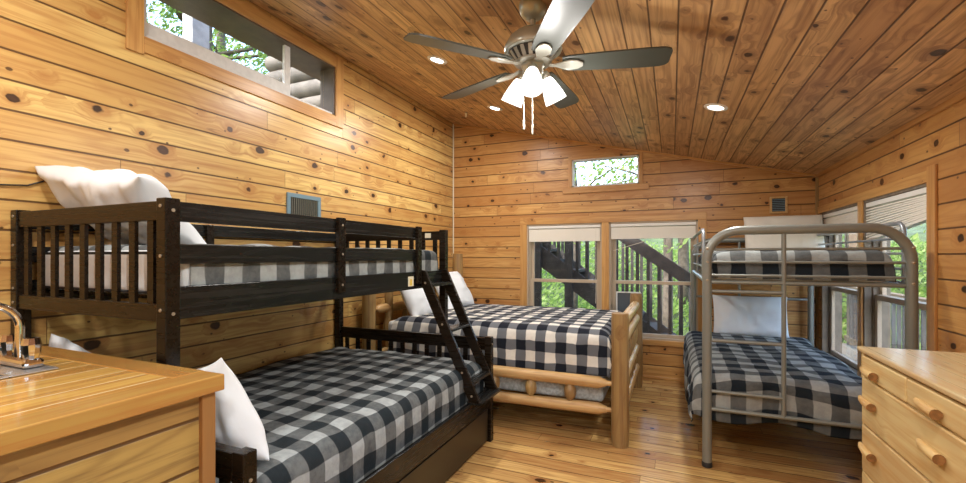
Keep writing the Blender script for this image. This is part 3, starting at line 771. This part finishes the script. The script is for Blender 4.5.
# bolts
for (x, y, z, ax) in ((BX1 - PW / 2, BY0, 1.635, 1), (BX1 - PW / 2, BY0, 1.45, 1), (BX1 - PW / 2, BY0, 1.25, 1), (BX1, BY0 + PW / 2, 1.62, 0), (BX1, BY0 + PW / 2, 1.235, 0),
                      (BX0 + PW / 2, BY0, 1.635, 1), (BX0 + PW / 2, BY0, 1.50, 1), (BX0 + PW / 2, BY0, 1.30, 1), (BX0 + PW / 2, BY0, 1.235, 1),
                      (BX1 + .022, 1.932, 1.62, 0), (BX1 + .022, 1.932, 1.46, 0), (BX1 + .022, 1.932, 1.29, 0), (BX2, BY0 + PW / 2, .70, 0), (BX2, BY1 - PW / 2, .76, 0), (BX2 - .004, 3.08, .345, 0)):
    bm = newbm()
    d = Vector((0, -.003, 0)) if ax == 1 else Vector((.003, 0, 0))
    tube(bm, [Vector((x, y, z)), Vector((x, y, z)) + d], .0065, 10); link('bolt', bm, M['bolt'], bunk)
bm = newbm(); bx(bm, BX1 - .004, BX1 - .0025, 2.63, 2.70, 1.235, 1.305); lb = link('warning_label', bm, M['label'], bunk); lb['label'] = 'small pale warning label'
bm = newbm(); bx(bm, BX1 - .0026, BX1 - .002, 2.65, 2.68, 1.24, 1.285); link('label_print', bm, M['label_y'], lb)
bm = newbm(); bx(bm, BX1 - .20, BX1 - .145, BY1 - .035 - .001, BY1 - .033, 1.60, 1.64); link('rail_label', bm, M['label'], bunk)
# ladder
LT, LBt = Vector((-1.70, 0, 1.345)), Vector((-1.262, 0, .425))
lad = bpy.data.objects.new('ladder', None); COL.objects.link(lad); lad.parent = bunk
y_l0, y_l1 = 2.80, 3.13
dl = (LBt - LT).normalized()
for y in (y_l0, y_l1):
    bm = newbm(); a, b = Vector((LT.x, y, LT.z)), Vector((LBt.x, y, LBt.z))
    # rail: deep board, thickness in y, ends cut level
    hw = .042
    vs = []
    for yy in (y - .013, y + .013):
        vs += [bm.verts.new((a.x - hw, yy, a.z)), bm.verts.new((a.x + hw, yy, a.z)), bm.verts.new((b.x + hw, yy, b.z)), bm.verts.new((b.x - hw, yy, b.z))]
    bm.faces.new(vs[:4]); bm.faces.new(vs[4:][::-1])
    for k in range(4): bm.faces.new((vs[k], vs[4 + k], vs[4 + (k + 1) % 4], vs[(k + 1) % 4]))
    rl = link('ladder_rail', bm, M['espresso'], lad, bevel=.003)
    for f in (.10, .42, .78, .95):
        p = a + (b - a) * f; bm = newbm()
        if y == y_l0: tube(bm, [(p.x, y - .013, p.z), (p.x, y - .016, p.z)], .008, 10); link('bolt', bm, M['bolt'], rl)
for f in (.12, .47, .86):
    p = LT + (LBt - LT) * f
    box_obj('tread', (p.x - .045, p.x + .045, y_l0 + .013, y_l1 - .013, p.z - .010, p.z + .010), M['espresso_y'], lad, bevel=.003)
box_obj('ladder_foot', (LBt.x - .06, LBt.x + .055, y_l0 - .01, y_l1 + .04, .412, .432), M['espresso_y'], lad, bevel=.003)

# bedding of the dark bunk
mattress('white twin mattress with black piping on the top of the dark bunk', (-2.79, -1.735, 1.10, 3.09, 1.29, 1.475), M['mattress'])
drape('blanket', 'grey checked fleece blanket on the top bunk of the dark bed', 'blanket', M['plaid_fleece'], -2.795, -1.728, 1.125, 3.10, 1.497, (.13, .16, .02, .17), r=.03, wr=.007, seed=3, flare=.004, lump=.008)
pillow('large white pillow propped on the near end of the dark top bunk', (-2.46, 1.285, 1.665), .86, .52, .19, (R(-44), R(4), R(-3)), M['white_cloth'], 1, ears=.17, crease=.03, spin=5)
mattress('full mattress on the lower bunk of the dark bed', (-2.78, -1.41, 1.16, 3.10, .378, .60), M['mattress'], False)
drape('blanket', 'grey and black checked fleece blanket on the lower dark bunk', 'blanket', M['plaid_fleece'], -2.80, -1.348, 1.13, 3.145, .645, (.10, .235, .06, .10), r=.085, wr=.008, seed=5, flare=.003, lump=.012, puff=.02)
pillow('white pillow standing at the near end of the lower dark bunk', (-1.69, 1.20, .81), .46, .46, .15, (R(105), 0, R(-3)), M['white_cloth'], 2, ears=.12, spin=16)
pillow('white pillow by the wall behind the sink counter on the lower dark bunk', (-2.60, 1.19, .82), .44, .46, .14, (R(104), 0, 0), M['white_cloth'], 4, ears=.12, spin=-15)

# ================================================================= LOG BED
LGX0, LGX1, LGY0, LGY1 = -2.66, -.365, 3.51, 5.16
logbed = thing('log_bed', 'peeled pine log bed frame between the dark bunk and the back windows', 'bed', ((LGX0 + LGX1) / 2, (LGY0 + LGY1) / 2, 0))
def logbm(a, b, r, ten=.0, seed=0, n=16):
    a, b = Vector(a), Vector(b); L = (b - a).length; d = (b - a).normalized(); k = max(6, int(L / .06)); pts, rs = [], []
    if ten: pts.append(a - d * ten); rs.append(r * .40); pts.append(a); rs.append(r * .45)
    for i in range(k + 1):
        f = i / k; q = a + d * L * f; pts.append(q + Vector((0, 0, 1)) * .0) 
        e = min(f, 1 - f) * L; rr = r * (1 + .05 * noise.noise(Vector((f * L * 2.2, seed, 0))))
        if ten and e < .05: rr *= .55 + .45 * (e / .05)
        elif not ten and e < .001: rr *= .93
        rs.append(rr)
    if ten: pts.append(b); rs.append(r * .45); pts.append(b + d * ten); rs.append(r * .40)
    bm = newbm(); tube(bm, pts, rs, n); return bm
def lg(name, a, b, r, mat, ten=0.0, seed=0, label=None):
    o = link(name, logbm(a, b, r, ten, seed), mat, logbed, smooth=True)
    return o
for i, (x, y, zt) in enumerate(((LGX1, LGY0, 1.012), (LGX1, LGY1, 1.035), (-2.72, LGY0, 1.30), (-2.575, LGY1, 1.48))):
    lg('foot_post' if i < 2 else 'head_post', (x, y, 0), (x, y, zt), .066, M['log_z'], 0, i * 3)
for z, r in ((.92, .045), (.785, .048), (.47, .045), (.26, .045)):
    lg('footboard_rail', (LGX1, LGY0 + .10, z), (LGX1, LGY1 - .10, z), r, M['log_y'], .045, z * 9)
for z in (.92, 1.14, .47, .26):
    lg('headboard_rail', (-2.712, LGY0 + .10, z), (-2.583, LGY1 - .10, z), .045, M['log_y'], .045, z * 5)
def spindle(name, x, y, z0, z1, rmax, mat):
    prof = [(0, .35), (.12, .5), (.3, .92), (.5, 1.0), (.7, .95), (.88, .55), (1, .35)]
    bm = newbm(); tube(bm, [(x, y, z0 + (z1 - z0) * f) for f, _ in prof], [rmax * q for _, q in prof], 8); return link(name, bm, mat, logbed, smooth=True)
for k in range(5):
    y = LGY0 + (LGY1 - LGY0) * (k + 1) / 6
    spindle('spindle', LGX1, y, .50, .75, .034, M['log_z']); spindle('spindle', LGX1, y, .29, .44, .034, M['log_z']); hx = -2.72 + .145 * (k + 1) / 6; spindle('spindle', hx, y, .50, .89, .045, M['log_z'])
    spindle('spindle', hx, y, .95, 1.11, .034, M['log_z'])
lg('headboard_upright', (-2.69, 3.80, .30), (-2.69, 3.80, 1.19), .042, M['log_z'], 0, 31)
for y in (LGY0, LGY1):
    lg('side_rail', (LGX0 + .10, y, .47), (LGX1 - .10, y, .465), .046, M['log_x'], .045, y)
    lg('side_rail', (LGX0 + .10, y, .235), (LGX1 - .10, y, .262), .045, M['log_x'], .045, y + 3)
    for k in range(6):
        spindle('spindle', -.75 - .325 * k, y, .285, .445, .050, M['log_z'])
mattress('pale blue-grey patterned box spring inside the log bed', (-2.56, -.50, 3.575, 5.07, .285, .57), M['boxspring'], False, name='box_spring', bev=.03)
mattress('mattress under the checked quilt on the log bed', (-2.56, -.47, 3.58, 5.08, .572, .815), M['mattress'], False)
drape('quilt', 'blue-black and white checked quilt on the log bed', 'quilt', M['plaid_blue'], -2.50, -.452, 3.555, 5.10, .855, (.03, .20, .315, .30), r=.09, wr=.006, seed=9, flare=.022, lump=.012, puff=.015)
pillow('white pillow against the log headboard nearest the dark bunk', (-2.44, 3.98, 1.04), .50, .64, .18, (R(0), R(62), R(3)), M['white_cloth'], 6)
pillow('white pillow against the log headboard nearest the back wall', (-2.40, 4.68, 1.04), .52, .64, .20, (R(0), R(60), R(-4)), M['white_cloth'], 7)

# framed panel standing by the far foot post
root = thing('framed_panel', 'narrow upright dark panel in a thin white frame behind the log bed foot', 'mirror', (-.46, 5.42, 0))
bm = newbm()
for b in ((-.605, -.593, 0, 1.03), (-.345, -.333, 0, 1.03), (-.593, -.345, 1.018, 1.03), (-.593, -.345, .0, .012)): bx(bm, b[0], b[1], 5.40, 5.425, b[2], b[3])
link('frame', bm, M['vinyl_white'], root)
bm = newbm(); bx(bm, -.593, -.345, 5.408, 5.42, .012, 1.018); link('panel', bm, M['mirror'], root)

# ================================================================= METAL BUNK
MX0, MX1, MY0, MY1 = .222, 1.305, 3.40, 5.46
mb = thing('bunk_bed', 'silver metal tube bunk bed in the back right corner by the windows', 'bunk bed', ((MX0 + MX1) / 2, (MY0 + MY1) / 2, 0))
def tb(name, pts, r, mat='silver', parent=None, n=12):
    bm = newbm(); tube(bm, pts, r, n); return link(name, bm, M[mat], parent or mb, smooth=True)
def arch(y, ztop_):
    rr = .20
    return [(MX0, y, 0), (MX0, y, ztop_ - rr)] + arc((MX0 + rr, y, ztop_ - rr), rr, math.pi, math.pi / 2, (1, 0, 0), (0, 0, 1), 8)[1:] + arc((MX1 - rr, y, ztop_ - rr), rr, math.pi / 2, 0, (1, 0, 0), (0, 0, 1), 8) + [(MX1, y, 0)]
e1 = tb('end_frame', arch(MY0, 1.622), .030, n=16); e2 = tb('end_frame', arch(MY1, 1.622), .028, n=16)
for y in (MY0, MY1):
    for z in (1.495, 1.409, 1.319): tb('end_bar', [(MX0, y, z), (MX1, y, z)], .0085)
    tb('cross_rail', [(MX0, y, 1.272), (MX1, y, 1.272)], .013)
    tb('cross_rail', [(MX0, y, .400), (MX1, y, .400)], .014)
    tb('ladder_upright', [(.668, y, 1.60), (.668, y, .40)], .014)
for z in (1.209, .872, .522): tb('ladder_rung', [(MX0, MY0, z), (.668, MY0, z)], .012)
tb('ladder_rung', [(MX0, MY1, 1.0), (MX1, MY1, 1.0)], .012)
for x in (MX0, MX1):
    tb('side_rail', [(x, MY0, 1.275), (x, MY1, 1.275)], .020, 'silver_blue'); tb('side_rail', [(x, MY0, .37), (x, MY1, .37)], .018)
def guard(x, ya, xb):
    g = tb('guard_rail', [(x, MY1 - .01, 1.655), (x, ya + .07, 1.655)] + arc((x, ya + .07, 1.585), .07, math.pi / 2, math.pi, (0, 1, 0), (0, 0, 1), 5)[1:] + [(x, ya, 1.275)], .013, 'silver_blue')
    for z in (1.56, 1.465, 1.37): tb('guard_bar', [(x, MY1, z), (x, ya, z)], .008, 'silver_blue', g, 8)
    tb('guard_bar', [(x, (ya + MY1) / 2, 1.655), (x, (ya + MY1) / 2, 1.275)], .008, 'silver_blue', g, 8)
guard(MX0, 3.78, 0); guard(MX1, 3.49, 0)
for z in (1.50, 1.41, 1.285):
    for x in (MX0, MX1):
        bm = newbm(); lathe(bm, [(.0, .006), (.006, .004), (.010, 0)], (x, MY0 - .028, z), 10, Matrix.Rotation(R(90), 4, 'X')); link('bolt', bm, M['bolt'], mb)
bm = newbm()
for k in range(14): bx(bm, MX0 + .02, MX1 - .02, MY0 + .10 + k * .14, MY0 + .13 + k * .14, 1.272, 1.284)
for k in range(14): bx(bm, MX0 + .02, MX1 - .02, MY0 + .10 + k * .14, MY0 + .13 + k * .14, .368, .380)
link('deck_wires', bm, M['silver'], mb)
for y in (MY0, MY1):
    for x in (MX0, MX1):
        bm = newbm(); lathe(bm, [(.0, 0), (.033, 0), (.033, .03), (.030, .034)], (x, y, 0), 16); link('foot_cap', bm, M['black'], mb, smooth=True)
bm = newbm(); tube(bm, [(.42, MY1 - .0, 1.622), (.48, MY1 - .0, 1.622)], .0295, 16); link('yellow_sticker', bm, M['label_y'], mb, smooth=True)

mattress('thin mattress on the upper silver metal bunk', (.275, 1.235, 3.46, 5.40, 1.288, 1.45), M['mattress'], False)
drape('blanket', 'checked comforter tucked on the upper silver metal bunk', 'blanket', M['plaid_metal'], .262, 1.240, 3.443, 5.41, 1.485, (.15, .15, .16, .10), r=.075, wr=.013, seed=13, flare=.012, lump=.02)
pillow('cream pillow standing at the far end of the upper metal bunk', (1.03, 5.27, 1.64), .70, .48, .14, (R(72), 0, R(0)), M['cream_cloth'], 9, ears=.02)
mattress('mattress on the lower silver metal bunk', (.255, 1.245, 3.47, 5.40, .382, .565), M['mattress'], False)
drape('blanket', 'checked comforter hanging over the sides of the lower metal bunk', 'blanket', M['plaid_metal'], .135, 1.255, 3.44, 5.36, .625, (.35, .10, .27, .05), r=.09, wr=.010, seed=15, flare=.03, lump=.016, sag=.9, puff=.02)
pillow('white pillow standing at the far end of the lower metal bunk', (.735, 5.26, .83), .70, .44, .15, (R(76), 0, 0), M['white_cloth'], 11, ears=.05)

# ================================================================= DRESSER
DX, DY1, DY0, DZ = .862, 2.735, 1.62, 1.0
dr = thing('dresser', 'pale pine dresser with log drawer pulls against the right wall', 'dresser', ((DX + XR) / 2, (DY0 + DY1) / 2, 0))
bm = newbm(); bx(bm, DX - .012, XR - .025, DY0 - .03, DY1 + .03, DZ - .022, DZ); link('top', bm, M['dresser_top'], dr, bevel=.006)
bm = newbm(); bx(bm, DX + .02, XR - .03, DY0, DY1, .03, DZ - .022); link('body', bm, M['dresser'], dr, bevel=.003)
bm = newbm()
bx(bm, DX + .002, DX + .021, DY1 - .022, DY1, .03, DZ - .022); bx(bm, DX + .002, DX + .021, DY0, DY0 + .022, .03, DZ - .022)
rows = [(.868, .966), (.640, .858), (.412, .630), (.184, .402)]
for z0, z1 in rows: bx(bm, DX + .004, DX + .021, DY0 + .022, DY1 - .022, z0 - .009, z0 - .001)
link('face_frame', bm, M['dresser'], dr)
bm = newbm(); bx(bm, DX + .03, XR - .04, DY0 + .01, DY1 - .01, 0, .03); link('plinth', bm, M['dresser'], dr)
def drawer(y0, y1, z0, z1, hs):
    bm = newbm(); bx(bm, DX - .010, DX + .022, y0, y1, z0, z1); d = link('drawer', bm, M['dresser'], dr, bevel=.006)
    for (hy, hl, hz) in hs:
        # log pull: fat sawn near end, tapering away and into the front
        bm = newbm(); x = DX - .010
        tube(bm, [(x - .020, hy, hz), (x - .019, hy + hl * .35, hz), (x - .014, hy + hl * .75, hz + .001), (x - .006, hy + hl, hz + .002)], [.0185, .0175, .014, .009], 14, caps=False)
        h = link('handle', bm, M['handle'], d, smooth='all')
        bm = newbm(); tube(bm, [(x - .020, hy, hz), (x - .020, hy + .001, hz)], [.0183, .0183], 14); e = link('handle_end', bm, M['handle_end'], h); 
ym = 2.265
drawer(ym + .006, DY1 - .026, .868, .966, [(2.515, .17, .905)])
drawer(1.85, ym - .006, .868, .966, [(2.00, .17, .905)])
drawer(DY0 + .026, 1.838, .868, .966, [])
for (z0, z1) in rows[1:]:
    drawer(DY0 + .026, DY1 - .026, z0, z1, [(2.535, .17, (z0 + z1) / 2 + .01), (1.98, .17, (z0 + z1) / 2 + .01)])

# ================================================================= SINK COUNTER
CX, CY, CZ = -1.331, .98, 1.069
cab = thing('sink_cabinet', 'pine board sink cabinet under the counter in the near left corner', 'cabinet', ((XL + CX) / 2, .2, 0))
bm = newbm()
for b in ((CX - .06, CX - .035, -.75, CY - .05), (XL + .01, CX - .06, CY - .075, CY - .05), (XL + .01, CX - .06, -.75, -.725)): bx(bm, *b, 0, CZ - .045)
link('body', bm, M['cabinet'], cab)
bm = newbm(); bx(bm, CX - .085, CX - .018, CY - .062, CY - .018, 0, CZ - .047); link('corner_post', bm, wood('worn_corner_post', 2, 1, light_c=(.38, .19, .07), dark_c=(.32, .15, .05), boards=False, knot=.05), cab, bevel=.003)
ct = thing('countertop', 'glossy varnished pine plank countertop around the sink', 'countertop', ((XL + CX) / 2, .2, CZ - .05))
sx0, sx1, sy0, sy1 = -2.46, -1.90, .28, .80
bm = newbm()
for b in ((XL + .005, sx0 + .02, -.78, CY - .10), (sx1 - .02, CX - .10, -.78, CY - .10), (sx0 + .02, sx1 - .02, -.78, sy0 + .02), (sx0 + .02, sx1 - .02, sy1 - .11, CY - .10)): bx(bm, *b, CZ - .045, CZ - .001)
# sink hole is covered by the sink rim
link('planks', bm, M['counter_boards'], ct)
bm = newbm(); bx(bm, CX - .10, CX, -.78, CY - .0, CZ - .052, CZ); link('edge_board', bm, M['counter_edge'], ct, bevel=.004)
bm = newbm(); bx(bm, XL + .005, CX - .10, CY - .10, CY, CZ - .052, CZ + .001); link('border_board', bm, M['counter_edge_x'], ct, bevel=.003)
sk = thing('sink', 'stainless steel drop-in sink on the pine counter', 'sink', ((sx0 + sx1) / 2, (sy0 + sy1) / 2, CZ))
bm = newbm(); zz = CZ + .006
bx(bm, sx0, sx1, sy0, sy0 + .03, CZ, zz); bx(bm, sx0, sx1, sy1 - .12, sy1, CZ, zz); bx(bm, sx0, sx0 + .03, sy0 + .03, sy1 - .12, CZ, zz); bx(bm, sx1 - .03, sx1, sy0 + .03, sy1 - .12, CZ, zz)
link('rim', bm, M['steel'], sk, bevel=.003)
bm = newbm(); a0, a1, b0, b1, zb_ = sx0 + .03, sx1 - .03, sy0 + .03, sy1 - .12, CZ - .16
bx(bm, a0, a1, b0, b1, zb_, zb_ + .004)
for b in ((a0 - .003, a0, b0, b1), (a1, a1 + .003, b0, b1), (a0, a1, b0 - .003, b0), (a0, a1, b1, b1 + .003)): bx(bm, *b, zb_, CZ)
link('basin', bm, plain('sink_basin_steel', (.30, .30, .29), .3, 1.0), sk)
fc = thing('faucet', 'chrome two-handle faucet with a high arched spout behind the sink', 'faucet', (-2.10, .72, zz))
fx, fy = -2.045, .76
bm = newbm(); bx(bm, fx - .11, fx + .09, fy - .028, fy + .028, zz, zz + .03); link('base_plate', bm, M['chrome'], fc, bevel=.012)
bm = newbm(); pts = [(fx - .01, fy, zz + .03), (fx - .01, fy, zz + .13)] + arc((fx - .01, fy - .085, zz + .13), .085, 0, math.pi * .80, (0, 1, 0), (0, 0, 1), 10)[1:]
tube(bm, pts, [.015] + [.0125] * (len(pts) - 2) + [.011], 14); link('spout', bm, M['chrome'], fc, smooth=True)
for dx_ in (-.085, .065):
    bm = newbm(); lathe(bm, [(.0, .075), (.021, .072), (.026, .05), (.023, .02), (.018, .0), (.0, 0)], (fx + dx_, fy, zz + .028), 10); link('handle', bm, M['chrome'], fc)

# ================================================================= OUTSIDE
def ground_z(x, y): 
    d = max(0, y - 8.5); e = max(0, x - 4.5); g = max(0, -4.2 - x)
    return -.9 + .20 * max(d, e) + .12 * g + .35 * noise.noise(Vector((x * .3, y * .3, 0)))
bm = newbm(); N = 60; G = {}
for i in range(N + 1):
    for j in range(N + 1):
        x = -30 + 62 * i / N; y = -14 + 50 * j / N; G[i, j] = bm.verts.new((x, y, ground_z(x, y)))
for i in range(N):
    for j in range(N): bm.faces.new((G[i, j], G[i + 1, j], G[i + 1, j + 1], G[i, j + 1]))
tag(link('hillside', bm, M['ground'], smooth='all'), 'green leafy hillside rising outside the windows', None, kind='structure')
def leaf(bm, p, s, rnd):
    n = Vector((rnd.gauss(0, 1), rnd.gauss(0, 1), rnd.gauss(0, 1))).normalized(); a = n.orthogonal().normalized(); b = n.cross(a)
    bm.faces.new([bm.verts.new(p + a * s), bm.verts.new(p + b * s * .45), bm.verts.new(p - a * s), bm.verts.new(p - b * s * .45)])
rnd = random.Random(4)
bm = newbm(); rr = random.Random(1)
for k in range(42000):
    if rr.random() < .6: x = rr.uniform(-7, 9); y = 8.3 + 14 * rr.random() ** 1.5
    else: x = 4.6 + 14 * rr.random() ** 1.5; y = rr.uniform(-1, 22)
    h = .15 + .9 * abs(noise.noise(Vector((x * .8, y * .8, 1)))); z = ground_z(x, y) + rr.random() * h
    leaf(bm, Vector((x, y, z)), rr.uniform(.05, .12), rr)
bm.faces.ensure_lookup_table()
for f in bm.faces: f.material_index = 1 if rr.random() < .4 else 0
tag(link('undergrowth', bm, [M['leaf_a'], M['leaf_c']]), 'bright green undergrowth covering the slope outside', 'undergrowth', kind='stuff')
def tree(label, x, y, h, cr, mat, seed, n=4200, low=.35, ls=.075, grp=None):
    rr = random.Random(seed); zb = ground_z(x, y) - .1
    root = thing('tree', label, 'tree', (x, y, zb), grp)
    bm = newbm(); pts = []; k = 8
    for i in range(k + 1):
        f = i / k; pts.append((x + .25 * noise.noise(Vector((f * 2, seed, 0))) * f * 2, y + .25 * noise.noise(Vector((seed, f * 2, 3))) * f * 2, zb + h * .95 * f))
    tube(bm, pts, [.13 * (h / 9) * (1 - .85 * i / k) + .015 for i in range(k + 1)], 8)
    cl = []
    for i in range(22):
        f = low + (1 - low) * rr.random(); a = rr.uniform(0, 6.28); base = Vector(pts[min(k, int(f * k))]); L = cr * (1.05 - .6 * abs(f - .62)) * rr.uniform(.5, 1)
        e = base + Vector((math.cos(a) * L, math.sin(a) * L, L * rr.uniform(.1, .6))); tube(bm, [base, (base + e) / 2 + Vector((0, 0, .1)), e], [.035, .022, .008], 5); cl.append(e); cl.append((base + e) / 2)
    link('trunk', bm, M['bark'], root, smooth='all')
    bm = newbm()
    for i in range(n):
        c = rr.choice(cl); q = Vector((rr.gauss(0, .42), rr.gauss(0, .42), rr.gauss(0, .30))) * (cr / 2.2); leaf(bm, c + q, rr.uniform(.6, 1.2) * ls, rr)
    link('foliage', bm, M[mat], root)
TL = [('broad leafy tree on the slope behind the left back window', -2.4, 11.5, 9, 2.6, 'leaf_a', 1), ('tall thin tree upslope behind the middle back window', .3, 13.5, 10, 2.6, 'leaf_b', 2),
      ('leafy tree reaching over the small high window', -.1, 10.4, 7.5, 2.2, 'leaf_c', 3), ('dense tree behind the deck corner', 3.2, 12.0, 9, 2.8, 'leaf_a', 4),
      ('bright tree beyond the deck seen through the right wall window', 7.2, 7.2, 9, 2.7, 'leaf_a', 5), ('yellow green tree beyond the deck nearest the house', 5.9, 9.4, 7, 2.3, 'leaf_c', 6),
      ('dark green tree farther out past the deck', 9.5, 11.5, 11, 3.2, 'leaf_b', 7), ('wide tree out past the near end of the deck', 8.0, 3.2, 9, 2.8, 'leaf_a', 8),
      ('leafy tree outside the near part of the high left window', -7.0, 2.2, 9, 2.6, 'leaf_a', 9, 9000, .3, .05), ('bright tree outside the middle of the high left window', -7.5, 5.4, 9.5, 2.6, 'leaf_a', 10, 9000, .3, .05), ('mid green tree farther out from the high left window', -10, 9.5, 12, 3.4, 'leaf_b', 11),
      ('slim tree close outside the near end of the high left window', -5.6, 3.9, 7, 1.7, 'leaf_b', 13, 8000, .3, .045), ('full bright tree out beyond the porch post', -6.4, .2, 8, 2.2, 'leaf_b', 14, 9000, .3, .05),
      ('tree at the far left beyond the back corner', -6.5, 13.5, 10, 2.8, 'leaf_b', 12)]
for t_ in TL: tree(*t_)

# stair outside the back windows
st = thing('outdoor_staircase', 'dark weathered outdoor staircase with railing descending past the back windows', 'staircase', (-.6, 7.1, -.6))
ya, yb_ = 6.75, 7.65; slope = -.72
def sz(x, c): return c + slope * x
for y in (ya, yb_):
    bm = newbm(); beam(bm, (-3.0, y, sz(-3.0, .08)), (1.2, y, sz(1.2, .08)), .05, .27); link('stringer', bm, M['darkwood_out'], st)
    bm = newbm(); beam(bm, (-3.0, y, sz(-3.0, 1.27)), (1.2, y, sz(1.2, 1.27)), .05, .17); link('handrail', bm, M['darkwood_out'], st)
    for k in range(22):
        x = -.48 - .13 * 11 + .145 * k
        if -2.2 < x < 1.0: box_obj('baluster', (x - .022, x + .022, y - .02, y + .02, sz(x, .12), sz(x, 1.22)), M['darkwood_out'], st)
for k in range(18):
    x = -2.9 + k * .235; box_obj('stair_tread', (x - .14, x + .14, ya + .03, yb_ - .03, sz(x, .14) - .02, sz(x, .14) + .02), M['darkwood_out'], st)
for x in (-1.95, -1.45, .95):
    box_obj('post', (x - .06, x + .06, ya - .08, ya - .0, -1.4, sz(x, 1.35) if x > 0 else 2.6), M['darkwood_out'], st)
# deck on the right with railing
dk = thing('deck', 'weathered timber deck outside the right wall windows', 'deck', (2.9, 3.4, -.12))
bm = newbm(); bx(bm, XR + T + .01, 2.85, 2.0, 9.4, -.12, -.05); link('deck_boards', bm, M['deck'], dk)
for y in (2.1, 4.9, 9.3):
    box_obj('deck_post', (2.74, 2.85, y - .055, y + .055, -1.6, 2.75), M['postwood_out'], dk)
rl = thing('deck_railing', 'weathered deck railing with dark balusters beyond the right wall windows', 'railing', (2.68, 5.7, -.05))
bm = newbm(); bx(bm, 2.62, 2.735, 2.1, 9.2, .92, .96); link('cap_rail', bm, M['postwood_out'], rl)
bm = newbm(); bx(bm, 2.66, 2.70, 2.1, 9.2, .04, .12); link('bottom_rail', bm, M['postwood_out'], rl)
for k in range(46):
    y = 2.2 + k * .15; box_obj('baluster', (2.66, 2.695, y - .018, y + .018, .12, .92), M['darkwood_out'], rl)
root = thing('porch_brace', 'grey diagonal porch brace seen high in the right wall window', 'brace', (2.2, 4.85, 1.7))
bm = newbm(); beam(bm, (1.75, 4.95, 1.70), (2.73, 4.78, 2.35), .09, .14); link('brace', bm, plain('grey_painted_timber', (.30, .29, .28), .7, bumpscale=8, vary=.2), root)
# white post and log end outside the high left window
bm = newbm(); bx(bm, -3.62, -3.50, 2.30, 2.44, -1.2, 3.6); tag(link('porch_post', bm, plain('weathered_pale_post', (.33, .33, .32), .6, bumpscale=12, vary=.3), base=(-3.56, 2.37, -1.2)), 'white porch post outside the high left window', 'post')
root = thing('log_wall_end', 'stacked round log ends outside the far end of the high left window', 'log wall', (-3.3, 3.6, -1))
for k in range(27):
    bm = newbm(); z = -.9 + k * .18; tube(bm, [(XL - T - .01, 3.62, z), (-4.15, 3.62, z)], .095, 12); link('log', bm, plain('pale_grey_log', (.15, .135, .115), .8, bumpscale=6, vary=.4) if k == 0 else bpy.data.materials['pale_grey_log'], root, smooth=True)
